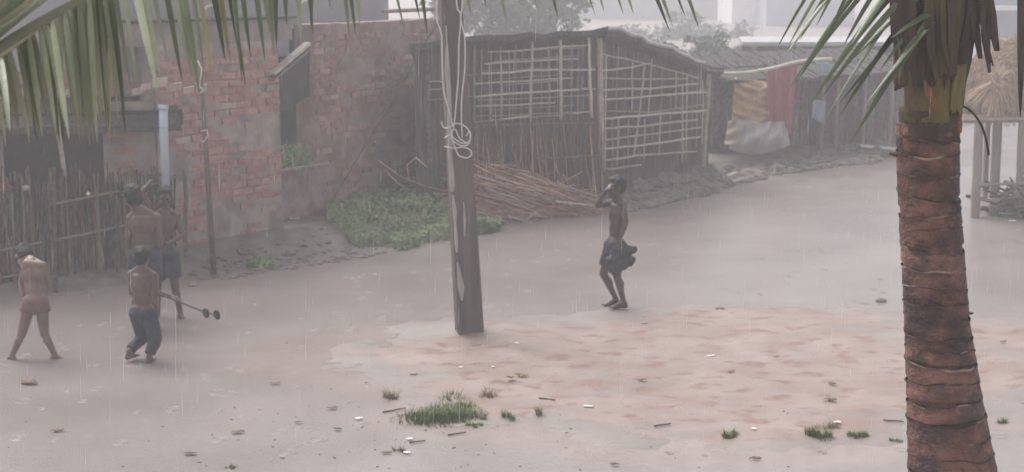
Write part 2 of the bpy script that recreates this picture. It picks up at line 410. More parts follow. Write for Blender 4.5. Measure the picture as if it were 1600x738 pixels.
Zu = V((0,0,1))
K1 = V((-3.0, 19.2, 0)); e1 = V((.62,.785,0)).normalized(); n1 = V((e1.y, -e1.x, 0))       # receding brick wall, u=0 at its right corner
if n1.dot(K1) > 0: n1 = -n1
K0 = K1 - e1*1.98; e0 = V((.957,.29,0)).normalized(); n0 = V((e0.y, -e0.x, 0))             # veranda front left of it
if n0.dot(K0) > 0: n0 = -n0
house = empty('brick_house', K1, 'long low house of red brick and grey plaster behind the stick fence', 'house')
w1 = rough_slab(K1, e1, n1, -1.98, 0, -.1, 2.66, .3, .02, .010, seed=3).build('wall', M['mortar'], house)
def keep1(u, z):
    q = mnoise.noise(V((u*1.1, z*1.3, 2.)))
    if z > 1.72 and z < 2.55: return .96
    if 1.05 < z <= 1.72 and u > -1.55: return .9 if q > .12 else .06
    return .93 if q > -.12 else .12
nb = wall_bricks(w1, K1, e1, n1, -1.96, -.005, .0, 2.62, keep1, 215, lambda u, z: 'brick_pale' if random.random() < .09 else 'brick')
# plaster patch on the lower wall, proud of the bricks in places
w0a = rough_slab(K0, e0, n0, -2.9, -1.75, -.1, 1.62, .25, .03, .01, seed=5).build('wall', M['mortar'], house)
nb += wall_bricks(w0a, K0, e0, n0, -2.9, -1.77, .35, 1.6, lambda u, z: .92, 60)
w0b = rough_slab(K0, e0, n0, -.62, -.02, -.1, 2.0, .25, .02, .012, seed=6).build('wall', M['mortar'], house)
nb += wall_bricks(w0b, K0, e0, n0, -.62, -.06, .75, 1.95, lambda u, z: .6, 40)
mb = MB(); slab(mb, K0, e0, n0, -3.2, -.1, -.1, 2.2, .1, 1.3); mb.build('back_wall', M['dark'], house)  # wall coloured near-black to paint the under-eave shadow of the veranda
up = rough_slab(K0, e0, n0, -3.4, .3, 2.05, 2.70, .25, .0, .012, seed=7)
upw = up.build('upper_wall', M['mortar'], house)
upw.location += -n0*.35
wall_bricks(upw, K0-n0*.35, e0, n0, -3.4, .0, 2.05, 2.66, lambda u, z: .7, 0)
# broken slab eave over the veranda and the lumps on it
mb = MB()
for k in range(16):
    ua = -3.5+k*.235; ub = ua+.232
    zt = 1.99+.0*k+random.uniform(-.015,.015)
    f = n0*random.uniform(.30,.36)
    P = [K0+e0*u+Zu*z+nn for u in (ua, ub) for (nn, z) in ((f, zt-.30-.0), (f, zt-.22), (-n0*.4, zt+.06), (-n0*.4, zt-.02))]
    mb.add(P, [(0,1,2,3),(7,6,5,4),(0,4,5,1),(1,5,6,2),(2,6,7,3),(3,7,4,0)])
mb.build('eave', M['thatch'], house)
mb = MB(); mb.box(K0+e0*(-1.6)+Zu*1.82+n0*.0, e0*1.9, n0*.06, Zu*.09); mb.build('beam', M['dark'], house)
for px, py, s in ((250,126,.07),(228,133,.05),(215,140,.05),(275,133,.06),(295,138,.05),(160,138,.05),(110,140,.045),(40,143,.05),(315,135,.05)):
    p = pt(px, py, 17.35); mb = MB(); mb.box(p-Zu*.02, V((s*1.2,s*.2,.01)), V((-.01,s,0)), V((0,.01,s*.7)))
    o = mb.build('brick', M['brick_pale'], house)
mb = MB(); mb.tube([pt(86,165,17.0), pt(93,215,16.98), pt(101,275,16.95)], [.028,.026,.03], 8); mb.build('veranda_post', M['bamboo_grey'], house)
# cement parapet and roof with arched vents
par = rough_slab(K1, e1, n1, -2.3, .25, 2.66, 2.93, .34, .0, .006, seed=9); par.build('parapet', M['plaster'], house)
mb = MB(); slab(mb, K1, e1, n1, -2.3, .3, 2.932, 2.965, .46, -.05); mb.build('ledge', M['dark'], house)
roofw = MB(); slab(roofw, K1, e1, n1, -4.2, .9, 2.4, 4.0, .2, .75); roofw.build('upper_wall', M['grey_wall'], house)
for px in (330, 478):
    # half ring of pale concrete standing on the ledge
    O = K1-n1*.3; c = onp(px, 30 if px > 400 else 40, O, n1); m_ = MB(); pts = []
    for k in range(11):
        th = math.pi*k/10; pts.append(c+e1*(math.cos(th)*.165)+Zu*(math.sin(th)*.24)+n1*.0)
    m_.tube(pts, .022, 6); m_.build('arched_vent', M['tin'], house)

# dark gap between the two houses
gap = empty('doorway_gap', K1+V((.25,.4,0)), 'dark narrow opening with a slanting plank top between the brick walls', 'doorway')
mb = MB(); O = K1+V((.1,1.2,0)); eg = V((.95,.3,0)).normalized(); ng = V((.3,-.95,0))
O = V((-3.35,22.3,0)); mb.box(O+Zu*1.3, V((.75,0,0)), V((0,.05,0)), Zu*1.4); mb.build('back_wall', M['dark'], gap)  # near-black colour paints the deep shade at the back of the gap
mb = MB(); a = pt(436,268,19.6); b = pt(512,257,20.3); mb.tube([a,(a+b)/2+Zu*.004,b], .025, 6); mb.build('rail', M['bamboo_grey'], gap)
rough_slab(pt(436,345,19.7)*1.0, (pt(510,335,20.4)-pt(436,345,19.7)).normalized(), n1, 0, .85, -.1, .66, .15, .02, .02, seed=12).build('low_wall', M['mudwall'], gap)
for dy, r in ((0, .03), (9, .022)):
    a = pt(424,116+dy,19.0); b = pt(481,68+dy,19.9); mb = MB(); d = (b-a)
    mb.box((a+b)/2, d/2, d.cross(n1).normalized()*r*.6, n1*.06); mb.build('plank', M['wood_pale' if dy == 0 else 'wood'], gap)
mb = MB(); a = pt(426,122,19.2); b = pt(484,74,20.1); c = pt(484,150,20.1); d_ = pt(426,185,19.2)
q = n1*-.04; mb.add([a,b,c,d_,a+q,b+q,c+q,d_+q], [(0,1,2,3),(7,6,5,4),(0,4,5,1),(1,5,6,2),(2,6,7,3),(3,7,4,0)]); mb.build('gap_shade_panel', M['dark'], gap)  # near-black panel added to paint the shade inside the gap

# second brick wall, right of the gap
K2 = V((-2.72, 20.35, 0)); e2 = V((1.42,2.5,0)).normalized(); n2 = V((e2.y,-e2.x,0))
if n2.dot(K2) > 0: n2 = -n2
h2 = empty('brick_building', K2, 'weathered brick building with mud smeared bricks left of the lattice hut', 'house')
w2 = rough_slab(K2, e2, n2, 0, 3.3, -.1, 2.82, .3, .03, .03, seed=21).build('wall', M['mudwall'], h2)
def keep2(u, z):
    return .88 if mnoise.noise(V((u*1.5, z*1.7, 9.))) > -.02 else .16
def key2(u, z): return 'brick_pale' if random.random() < .15 else 'brick_mud'
M['brick_mud'] = mat('brick_mud', (.30,.175,.155), (.40,.26,.235), 9, .9, .5, 60, rand=.22)
wall_bricks(w2, K2, e2, n2, .02, 3.2, .2, 2.75, keep2, 300, key2)
# broken left jamb: half bricks sticking out
mb = MB(); slab(mb, K2, e2, n2, -1.0, 4.2, 2.3, 4.2, .2, 1.6); mb.build('upper_wall', M['grey_wall'], h2)
mb = MB(); a = pt(598,18,22.5); b = pt(690,14,23.5); mb.tube([a,b], .03, 6); mb.build('roof_beam', M['wood'], h2)

# drain pipe
pipe = empty('drain_pipe', pt(256,275,17.1), 'pale blue plastic drain pipe against the brick pillar', 'pipe')
pc = 17.22
mb = MB(); mb.tube([pt(255,166,pc), pt(256,220,pc), pt(259,300,pc)], .052, 14); o = mb.build('pipe', M['pvc'], pipe, True)
mb = MB(); mb.tube([pt(255,164,pc), pt(255,172,pc)], .060, 14); mb.build('collar', M['pvc'], pipe, True)
mb = MB(); mb.tube([pt(255.4,196,pc), pt(255.5,199,pc)], .056, 14); mb.build('joint', M['pvc'], pipe, True)

# ------------------------------------------------------------------ stick fence on the left
def stick(p, q, r, bend=.01, n=4, taper=.7, k=5):
    p = V(p); q = V(q); pts = []
    for i in range(n):
        t = i/(n-1); w = math.sin(math.pi*t)
        pts.append(p.lerp(q, t) + V((random.uniform(-bend,bend), random.uniform(-bend,bend), random.uniform(-bend,bend)*.3))*w)
    mb = MB(); mb.tube(pts, [r*(1-(1-taper)*i/(n-1)) for i in range(n)], k); return mb
FA = V((-6.15, 15.75, 0)); FB = V((-4.02, 17.45, 0)); fe = (FB-FA).normalized(); fn = V((fe.y,-fe.x,0))
fence = empty('stick_fence', (FA+FB)/2, 'old fence of upright brushwood sticks tied to thin rails in front of the brick house', 'fence')
FL = (FB-FA).length
u = 0
while u < FL:
    p = FA+fe*u; z0 = hz(p.x, p.y)-.05
    t = u/FL
    hgt = (1.26 - .16*t)*random.choice([1, 1, .97, .88, 1.05, .7, .8])+random.uniform(-.09,.09)
    r = random.uniform(.009,.018)
    off = fn*random.uniform(-.05,.05)
    stick(p+off+Zu*z0, p+off+fe*random.gauss(0,.05)+Zu*(z0+hgt), r, .015, 4).build('stick', random.choice([M['stick'], M['stick'], M['stick'], M['stick'], M['stick_red'], M['stick_red'], M['wood']]), fence)
    u += random.uniform(.0095,.0155)
for a, b, r in (((78,320),(186,299),.016), ((88,375),(232,345),.017), ((-30,398),(64,379),.016), ((-30,441),(42,427),.014), ((190,305),(302,268),.014)):
    O = FA - fn*(-.05) if fn.dot(FA) < 0 else FA - fn*.05
    nn = fn if fn.dot(FA) < 0 else -fn
    O = FA + nn*.055
    stick(onp(*a, O, nn), onp(*b, O, nn), r, .012, 5, .8, 6).build('rail', M['wood'], fence)
for px, yb, yt in ((85,458,262),(183,425,310),(289,402,266)):
    d = 16.2 + (px-85)/200*1.1
    stick(pt(px+2,yb,d), pt(px-1,yt,d), .026, .012, 4, .85, 7).build('post', M['stick'], fence)
# cloth bundle and rags seen over the fence top
def lump(name, c, rx, ry, rz_, material, label, cat, group=None, seed=0, amp=.25, parent=None):
    mb = MB(); c = V(c); mb.ell((0,0,0), V((1,0,0)), V((0,1,0)), V((0,0,1)), 16, 10)
    vs = []
    for v in mb.v:
        v = V(v); k = 1+amp*mnoise.noise(v*1.7+V((seed*3.1,seed,0)))+amp*.5*mnoise.noise(v*4+V((seed,0,0)))
        vs.append((c.x+v.x*rx*k, c.y+v.y*ry*k, c.z+v.z*rz_*k))
    mb.v = vs; o = mb.build(name, material, parent, True)
    if label: tag(o, label, cat, group)
    return o
lump('cloth_bundle', pt(3,296,16.35), .12, .09, .075, M['cloth_red'], 'faded pink cloth bundle lying on the fence top at the far left', 'cloth', seed=2)
lump('rag', pt(40,294,16.3), .045, .04, .032, M['cloth_grey'], 'small pale rag caught on the fence top below the low brick wall', 'rag', seed=3)
lump('rag', pt(138,303,16.5), .022, .02, .02, M['white'], 'tiny white rag tied on the upper fence rail', 'rag', seed=4)

# thin leaning pole with a rag strip
tp = empty('thin_pole', gp(334,417), 'thin dark upright pole with string at its top in front of the brick wall', 'pole')
b = gp(334,417); top = pt(309,60,b.y); mid = pt(322,235,b.y)
mb = MB(); mb.tube([b-Zu*.1, mid, top], [.036,.029,.024], 8); mb.build('pole', M['bark'], tp, True)
mb = MB(); mb.tube([pt(309,95,b.y-.04), pt(315,108,b.y-.05), pt(311,140,b.y-.05), pt(305,128,b.y-.05), pt(312,135,b.y-.05), pt(318,142,b.y-.05), pt(310,147,b.y-.05)], .009, 5); mb.build('string', M['cord'], tp, True)
mb = MB(); mb.tube([pt(314,205,b.y-.04), pt(323,203,b.y-.05), pt(325,212,b.y-.05), pt(318,222,b.y-.05), pt(312,220,b.y-.04)], .007, 5); mb.build('string', M['cord'], tp, True)

# ------------------------------------------------------------------ lattice hut
F0 = V((-1.35,21.2,0)); C0 = V((1.32,22.65,0)); S0 = V((3.42,25.55,0))
ef = (C0-F0).normalized(); nf = V((ef.y,-ef.x,0)); es = (S0-C0).normalized(); ns = V((es.y,-es.x,0))
hut = empty('lattice_hut', C0, 'low hut walled with reed mats under a pale bamboo lattice', 'hut')
def reed_wall(name, A, e, n, L, ztop0, ztop1, seed):
    """mat of upright reeds: one stuff part"""
    mb = MB(); u = 0
    while u < L:
        w = random.uniform(.010,.022); zt = ztop0+(ztop1-ztop0)*u/L - random.uniform(0,.06)
        c = A+e*u - n*random.uniform(.012,.03); z0 = .05
        pts = [c+Zu*z0, c+e*random.uniform(-.02,.02)+Zu*(z0+zt)/2, c+e*random.uniform(-.03,.03)+Zu*zt]
        mb.tube(pts, w*.6, 5, False); u += w*1.1
    back = A+e*(L/2)-n*.05
    mb.add([A-n*.05, A+e*L-n*.05, A+e*L-n*.05+Zu*ztop1, A-n*.05+Zu*ztop0, A-n*.08, A+e*L-n*.08, A+e*L-n*.08+Zu*ztop1, A-n*.08+Zu*ztop0],
           [(0,1,2,3),(7,6,5,4),(0,4,5,1),(1,5,6,2),(2,6,7,3),(3,7,4,0)])
    return tag(mb.build(name, M['reed'], hut), kind='stuff')
reed_wall('reed_mat', F0, ef, nf, (C0-F0).length, 2.45, 2.56, 1)
reed_wall('reed_mat', C0, es, ns, (S0-C0).length, 2.56, 1.80, 2)
def strips(lst, O, n, r0):
    for s in lst:
        r = s[0]*r0; P = [onp(x, y, O+n*.03, n) for (x, y) in s[1:]]
        pts = []
        for i in range(len(P)-1):
            for k in range(4): pts.append(P[i].lerp(P[i+1], k/4)+V((0,0,random.uniform(-.010,.010)))+n*random.uniform(0,.015)+V((random.uniform(-.006,.006),0,0)))
        pts.append(P[-1]); mb = MB(); mb.tube(pts, [r*random.uniform(.85,1.12) for _ in pts], 6); mb.build('bamboo_strip', M['bamboo'] if s[0] > .8 else M['bamboo_grey'], hut, True)
f = lambda zx, zy: (700+zx/2.953, zy/2.953)
front = [(1,(763,82),(920,71)),(1,(756,99),(903,92)),(1.2,(752,116),(845,109),(930,109)),(1,(742,131),(896,122)),(1.2,(742,151),(835,145),(905,140)),
 (1,(744,166),(867,161)),(.9,(785,186),(830,181)),(1,(876,178),(924,175)),(1,(908,140),(929,139)),(.7,(742,190),(880,180)),(.7,(720,118),(745,116)),(.7,(722,152),(746,151)),(.7,(672,128),(706,127)),(.7,(672,140),(690,139)),(.7,(670,156),(692,155)),
 (.7,(742,70),(741,205)),(.7,(764,100),(766,190)),(.8,(783,88),(784,190)),(1.7,(831,64),(828,190)),(1.7,(875,62),(876,188)),(.7,(894,68),(893,136)),(1.7,(919,57),(921,120),(925,184)),(.8,(909,118),(909,139)),(.7,(857,66),(856,186)),(.7,(805,70),(806,184)),(.7,(731,130),(731,186))]
for k in range(15):
    x = 742+k*12.6+random.uniform(-3,3); front.append((.62,(x,random.uniform(68,82)),(x+random.uniform(-2,2),190)))
for k in range(9):
    y = 80+k*12.5+random.uniform(-3,3); front.append((.6,(random.uniform(740,790),y+5),(random.uniform(870,930),y-3)))
strips(front, F0, nf, .013)
side = [(1,(941,84),(1010,100),(1090,122)),(1,(937,111),(978,107),(1015,99)),(1,(939,123),(1073,123)),(1.2,(941,140),(1017,139),(1091,131)),(1.1,(944,156),(1107,144)),
 (.8,(936,174),(1012,176),(1103,163)),(1.3,(937,186),(1010,180),(1103,173)),(1.3,(939,202),(1012,196),(1090,187)),(1,(944,219),(1096,199)),(1.2,(942,233),(1012,226),(1096,214)),(1.2,(944,251),(1012,242),(1088,237)),(1.1,(944,265),(1002,258)),(.7,(1040,150),(1107,140)),
 (.9,(946,88),(945,268)),(.8,(963,92),(962,180)),(.9,(988,96),(987,176)),(1.1,(1006,102),(1000,160),(990,245)),(.9,(1018,92),(1013,176)),(.8,(1035,105),(1032,180)),(.9,(1056,112),(1055,180)),(.9,(1073,116),(1072,250)),(.8,(1082,120),(1081,200)),
 (.8,(956,186),(956,264)),(.9,(966,186),(964,260)),(.8,(981,186),(981,258)),(.9,(1007,186),(1006,252)),(.9,(1031,178),(1030,240)),(.8,(1047,150),(1046,220)),(.9,(1066,135),(1065,254)),(.9,(1098,125),(1097,225)),(.7,(1020,190),(1020,246)),(.7,(1088,130),(1088,230))]
strips(side, C0, ns, .0135)
for a, b, r in (((937,60),(940,298),.05), ((1108,116),(1098,262),.05), ((668,82),(670,262),.045)):
    O, n = (C0, nf) if a[0] == 937 else ((S0, ns) if a[0] > 1000 else (F0, nf))
    stick(onp(*b, O+n*.02, n), onp(*a, O+n*.02, n), r, .01, 5, .9, 8).build('corner_post', M['stick'] if a[0] < 900 else M['bamboo_grey'], hut)
# mono pitch roof sheet with ragged edge
def roofz(p): return 2.62 + .314*(p.x-C0.x) - .491*(p.y-C0.y)
edge = []
for A, B, n in ((F0-ef*.15, C0+ef*.06, nf), (C0+es*.0, S0+es*.2, ns)):
    for k in range(13):
        p = A.lerp(B, k/12)+n*(.13+random.uniform(-.04,.05)); edge.append(V((p.x, p.y, roofz(p)+random.uniform(-.02,.02))))
B0 = F0+V((.2,2.6,0)); B1 = S0+V((-1.2,1.6,0))
mb = MB(); nE = len(edge)
vs = list(edge)+[e_-Zu*random.uniform(.05,.10) for e_ in edge]
bk = []
for k in range(nE):
    p = B0.lerp(B1, k/(nE-1)); bk.append(V((p.x,p.y,roofz(p))))
vs += bk+[p-Zu*.06 for p in bk]
fs = []
for k in range(nE-1):
    a = k; fs += [(a, nE+a, nE+a+1, a+1), (a, a+1, 2*nE+a+1, 2*nE+a), (nE+a, 3*nE+a, 3*nE+a+1, nE+a+1), (2*nE+a, 2*nE+a+1, 3*nE+a+1, 3*nE+a)]
fs += [(0,2*nE,3*nE,nE), (nE-1,2*nE-1,4*nE-1,3*nE-1)]
mb.add(vs, fs); mb.build('roof', M['thatch'], hut)
mb = MB()                                                # pale folded tin along the roof edge
pts = [edge[k]+Zu*.025 for k in range(13, 24)]; mb.tube(pts, [.03,.035,.035,.03,.03,.032,.028,.026,.03,.024,.02], 5); mb.build('roof_edging', M['tin'], hut)
for a, b in (((1040,92),(1078,88)), ((1085,101),(1092,97)), ((1098,109),(1130,112))):
    stick(pt(*a,25), pt(*b,25.3), .02, .01, 3, .8, 6).build('rafter', M['stick'], hut)

# brushwood screen before the hut front
bs = empty('brushwood_screen', F0+ef*1.4+nf*.3, 'upright reddish brushwood screen leaning on the lower hut front', 'fence')
for k in range(170):
    u = random.uniform(.55, (C0-F0).length+.02); p = F0+ef*u+nf*random.uniform(.12,.38); z0 = hz(p.x,p.y)-.04
    top = F0+ef*(u+random.uniform(-.14,.10))+nf*random.uniform(.06,.16)+Zu*random.uniform(1.0,1.42)
    stick(p+Zu*z0, top, random.uniform(.008,.014), .03, 4, .5, 4).build('stick', random.choice([M['stick_red'], M['stick_red'], M['stick'], M['twig']]), bs)
for a, b in (((752,196),(930,192)), ((835,248),(936,243))):
    stick(onp(*a, F0+nf*.4, nf), onp(*b, F0+nf*.4, nf), .012, .01, 5, .8, 6).build('rail', M['stick'], bs)

# reddish brush pile on the bank
pile = empty('brush_pile', gp(840,325), 'heap of reddish cut branches on the bank beside the hut corner', 'brush heap')
mass = MB()
for k in range(700):
    t = random.random(); px = 730+t*195
    topy = 262-12*math.sin(t*9) + (max(0, t-.42)/.58)*62
    py = random.uniform(topy, 347-8*t); d = 21.0+(px-735)/185*.9 + (345-py)/95*.8 - .25
    c = pt(px, py, d); a = random.gauss(-.30, .38); L = random.uniform(.35,1.0)*(1.25 if k < 150 else 1)
    dr = V((math.cos(a), random.uniform(-.25,.25), math.sin(a)*.8))
    p, q = c-dr*L*.5, c+dr*L*.5
    p.z = max(p.z, hz(p.x,p.y)+.01); q.z = max(q.z, hz(q.x,q.y)+.01)
    r = random.uniform(.005,.010)
    if k < 150: stick(p, q, r*1.75, .03, 4, .5, 4).build('branch', random.choice([M['twig'], M['twig'], M['twig'], M['stick_red'], M['wood_pale']]), pile)
    else:
        s_ = stick(p, q, r, .03, 3, .5, 4); mass.add(s_.v, s_.f)
for k in range(44):
    x0 = random.uniform(735,850); y0 = random.uniform(255,318)+max(0,(x0-780)*.25); Lp = random.uniform(45,110); sl = random.uniform(.12,.55)
    if x0+Lp > 942 or y0+Lp*sl > 346: continue
    d0 = 20.75+(x0-735)/185*.9; stick(pt(x0,y0,d0+.1), pt(x0+Lp,y0+Lp*sl,d0+Lp/185*.9-.1), random.uniform(.009,.016), .05, 5, .5, 5).build('branch', random.choice([M['twig'], M['wood_pale'], M['twig'], M['stick_red']]), pile)
tag(mass.build('twig_mass', M['twig'], pile), kind='stuff')
for a, b, r in (((792,338),(850,352),.022), ((880,292),(935,308),.022), ((868,315),(930,322),.02), ((905,305),(950,322),.025), ((818,348),(838,332),.018)):
    d0 = 21.0+(a[0]-735)/185*.9-.35; stick(pt(*a,d0), pt(*b,21.0+(b[0]-735)/185*.9-.4), r, .015, 4, .7, 6).build('branch', M['bamboo'] if r < .022 else M['bamboo_grey'], pile)
# loose bare branches arching over the weeds
br = empty('bare_branch', pt(640,290,20.3), 'thin bare branch arching over the green weeds by the brick wall', 'branch')
for P in ([(590,250),(625,275),(660,290),(700,300)], [(640,285),(636,258),(650,247),(668,262)], [(600,265),(620,285),(640,298)]):
    mb = MB(); mb.tube([pt(x,y,20.2) for x,y in P], .008, 5); mb.build('twig', M['twig'], br, True)

# ------------------------------------------------------------------ utility pole with cords
pb = gp(736,514); pd = pb.y
up_ = empty('utility_pole', pb, 'weathered leaning concrete pole with pale streaks in the middle of the yard', 'pole')
ang = R(14); ax = V((math.cos(ang), math.sin(ang), 0)); ay = V((-math.sin(ang), math.cos(ang), 0))
ptop = pt(704,0,pd); dirp = (ptop-pb); zt = 5.2; ptop = pb+dirp*(zt/dirp.z)
vs = []; rings = 40; prof = [(-1,-.8),(-.85,-1),(.85,-1),(1,-.8),(1,.8),(.85,1),(-.85,1),(-1,.8)]
for i in range(rings+1):
    t = i/rings; c = (pb-Zu*.3).lerp(ptop, t); hw = .132-.045*t; hd = .10-.02*t
    for j, (x, y) in enumerate(prof):
        w = 1+.035*mnoise.noise(V((j*1.3, t*14, 1)))
        vs.append(c+ax*x*hw*w+ay*y*hd*w)
n8 = 8
fs = [(i*n8+j, i*n8+(j+1) % n8, (i+1)*n8+(j+1) % n8, (i+1)*n8+j) for i in range(rings) for j in range(n8)]+[tuple(rings*n8+j for j in range(n8)), tuple(range(n8-1,-1,-1))]
mb = MB(); mb.add(vs, fs); mb.build('shaft', M['pole'], up_)
def streak(x0, pts, name='lime_patch'):
    """worn pale patch: thin raised skin on the pole front"""
    A = []; Bk = []; 
    for (py, xa, xb) in pts:
        A.append(onp(xa, py, pb-ay*.105+V((0,0,0)), ay)); Bk.append(onp(xb, py, pb-ay*.105, ay))
    m_ = MB(); k = len(A); q = ay*.02
    m_.add(A+Bk+[a+q for a in A]+[b_+q for b_ in Bk], [f_ for i in range(k-1) for f_ in ((i, i+1, k+i+1, k+i), (i,2*k+i,2*k+i+1,i+1), (k+i,k+i+1,3*k+i+1,3*k+i))])
    m_.build(name, M['lime'], up_)
streak(0, [(70,697,700),(110,696,703),(150,699,705),(200,700,708),(245,701,707),(290,703,711),(300,706,709)])
streak(0, [(305,707,709),(330,708,714),(350,710,713),(380,711,716),(395,713,715)])
streak(0, [(410,714,716),(430,715,721),(450,716,726),(462,719,724),(470,721,723)])
streak(0, [(315,724,725),(340,724,728),(370,725,727)])
def cord(P, d, r=.006, name='cord'):
    pts = [pt(x, y, d) for x, y in P]
    # smooth by Catmull-Rom
    out = []
    for i in range(len(pts)-1):
        p0 = pts[max(i-1,0)]; p1 = pts[i]; p2 = pts[i+1]; p3 = pts[min(i+2,len(pts)-1)]
        for k in range(5):
            t = k/5; out.append(.5*((2*p1)+(p2-p0)*t+(2*p0-5*p1+4*p2-p3)*t*t+(3*p1-3*p2+p3-p0)*t**3))
    out.append(pts[-1]); mb = MB(); mb.tube(out, r, 6); return mb
cs = empty('cord_coil', pt(715,215,pd-.15), 'tangled white cords hanging down the leaning pole into a loose coil', 'cord')
for P in ([(684,-40),(682,25),(690,55),(691,100),(693,140),(702,175),(708,198)],
          [(712,-40),(714,10),(720,25),(717,70),(716,120),(712,170),(709,200)],
          [(724,-40),(722,10),(720,30),(726,60),(726,110),(721,160),(722,215)],
          [(697,40),(699,90),(701,130),(704,180),(703,250),(705,300)],
          [(690,190),(692,198),(700,200),(712,193),(727,198),(735,210),(732,222),(722,224),(712,218),(703,210)],
          [(694,216),(703,212),(710,222),(722,228),(733,224),(734,206),(728,213)],
          [(694,229),(710,232),(724,230),(735,235),(736,243),(728,247),(717,243),(713,236),(708,222),(706,206),(712,203),(718,216),(730,224)]):
    cord(P, pd-.16, .0068).build('cord', M['cord'] if P[0] != (697,40) else M['lime'], cs, True)
mb = cord([(684,30),(662,66),(610,165),(560,245),(512,325)], 18.0, .006)
gw_a = V((pb.x-.2,pd,3.3)); gw_b = V(gp(515,352))
mb = MB(); mb.tube([pt(690,28,pd+.0), pt(665,65,15.3), pt(610,165,16.9), pt(560,245,18.2), pt(513,325,19.3)], .0075, 5)
tag(mb.build('guy_wire', M['wire'], None, True), 'thin slanting stay wire from the leaning pole down to the weeds', 'wire')

# ------------------------------------------------------------------ weeds, tufts, trees
def blade(mb, p, L, w, lean, curl=.5, seg=2):
    d = V((lean[0], lean[1], 0)); s = V((-lean[1], lean[0], 0)); s = s.normalized()*w if s.length > 1e-4 else V((w,0,0))
    vs = []; 
    for i in range(seg+1):
        t = i/seg; c = p+Zu*(L*t*(1-.25*curl*t))+d*(L*t*t*1.1); ww = s*(1-t*.9); vs += [c-ww, c+ww]
    mb.add(vs, [(2*i, 2*i+1, 2*i+3, 2*i+2) for i in range(seg)])
def leaf(mb, p, size, nrm):
    a = nrm.orthogonal().normalized(); a = Matrix.Rotation(random.uniform(0,6.28), 3, nrm) @ a; b = nrm.cross(a)
    mb.add([p-a*size, p+b*size*.45, p+a*size, p-b*size*.45], [(0,1,2,3)])
def weeds(name, px0, px1, yfun0, yfun1, n, label, hmax):
    mb = MB()
    for k in range(n):
        px = random.uniform(px0, px1); a, b = yfun0(px), yfun1(px); py = random.uniform(a, b); g = gp(px, py)
        hh = hmax*random.random()*(.35+.65*(.65+.6*mnoise.noise(V((g.x*2.2, g.y*2.2, 4.4)))))
        p = g+Zu*hh
        leaf(mb, p, random.uniform(.02,.05), V((random.uniform(-.8,.8), random.uniform(-1.2,.3), random.uniform(.2,1))).normalized())
        if k % 3 == 0: blade(mb, g-Zu*.01, hh+.05, .006, (random.uniform(-.3,.3), random.uniform(-.3,.3)))
    return tag(mb.build(name, M['weed']), label, kind='stuff')
weeds('weeds', 512, 705, lambda x: 326-14*math.sin((x-500)/205*math.pi), lambda x: 352+10*math.sin((x-512)/193*math.pi)+5*math.sin(x/14), 4600, 'dense low green weeds growing along the foot of the brick building', .22)
weeds('weeds', 738, 782, lambda x: 335, lambda x: 347, 800, 'small green weeds just right of the leaning pole', .22)
weeds('weeds', 385, 430, lambda x: 380+abs(x-408)*.5, lambda x: 396-abs(x-408)*.3, 260, 'sparse green weeds at the foot of the brick wall corner', .14)

def tuft(px, py, w, dpt, n, hgt, label, key='grass', dry=0):
    g = gp(px, py); mb = MB()
    subs = [(random.gauss(0,.42)*w, random.gauss(0,.42)*dpt, random.uniform(.25,.6), random.uniform(.55,1.1)) for _ in range(3+n//120)]
    for k in range(n):
        a = random.uniform(0, 6.28); r = math.sqrt(random.random()); q = random.choice(subs)
        x = g.x+q[0]+math.cos(a)*r*w*q[2]; y = g.y+q[1]+math.sin(a)*r*dpt*q[2]; z = max(hz(x,y), 0)-.01
        L = hgt*q[3]*random.uniform(.35,1)*(1.1-.6*r); blade(mb, V((x,y,z)), L, random.uniform(.003,.006), (math.cos(a)*random.uniform(.1,.7), math.sin(a)*random.uniform(.1,.7)), .5)
    return tag(mb.build('grass_tuft', M[key]), label, 'grass tuft', 'grass tufts on the wet ground')
tuft(697,648,.36,.30,1900,.15,'largest bright green grass tuft on the near side of the pole')
tuft(762,620,.11,.08,160,.13,'brownish dry grass tuft at the upper right of the largest tuft','grass_dry')
tuft(605,622,.075,.08,160,.15,'dry brown grass tuft left of the largest green tuft','grass_dry')
tuft(735,667,.085,.05,200,.08,'flat green grass tuft just below the largest tuft')
tuft(672,662,.10,.06,160,.12,'thin ragged grass tuft at the lower left of the largest tuft')
tuft(790,652,.055,.06,110,.13,'sparse upright grass tuft right of the largest tuft','grass')
tuft(843,645,.04,.05,110,.15,'small spiky olive grass tuft beside a dark twig','grass_dry')
tuft(755,655,.04,.04,60,.10,'wispy brown grass sprigs between two green tufts','grass_dry')
tuft(1145,682,.062,.07,420,.085,'small round dark green grass tuft standing alone in the water')
tuft(1278,682,.10,.08,500,.115,'green grass tuft with brown dead blades near the palm trunk')
tuft(1292,668,.10,.05,120,.10,'dry brown grass tuft behind the green tuft by the palm','grass_dry')
tuft(1340,682,.12,.06,420,.085,'low spreading green grass tuft nearest the left of the palm trunk')
tuft(1397,689,.06,.04,140,.05,'tiny flat green grass tuft touching the left of the palm trunk')
tuft(1567,664,.05,.05,160,.08,'small green grass tuft on the right of the palm trunk')
tuft(626,709,.06,.05,120,.07,'dark ragged grass clump beside a white scrap at the front','grass_dry')
tuft(408,392,.16,.14,200,.12,'short grass tuft on the bank at the foot of the brick wall')
tuft(262,0+735,.03,.03,10,.04,'few short grass blades in the mud at the front left') if False else None
tuft(360,735,.05,.05,120,.06,'small olive grass tuft at the bottom edge of the yard','grass')

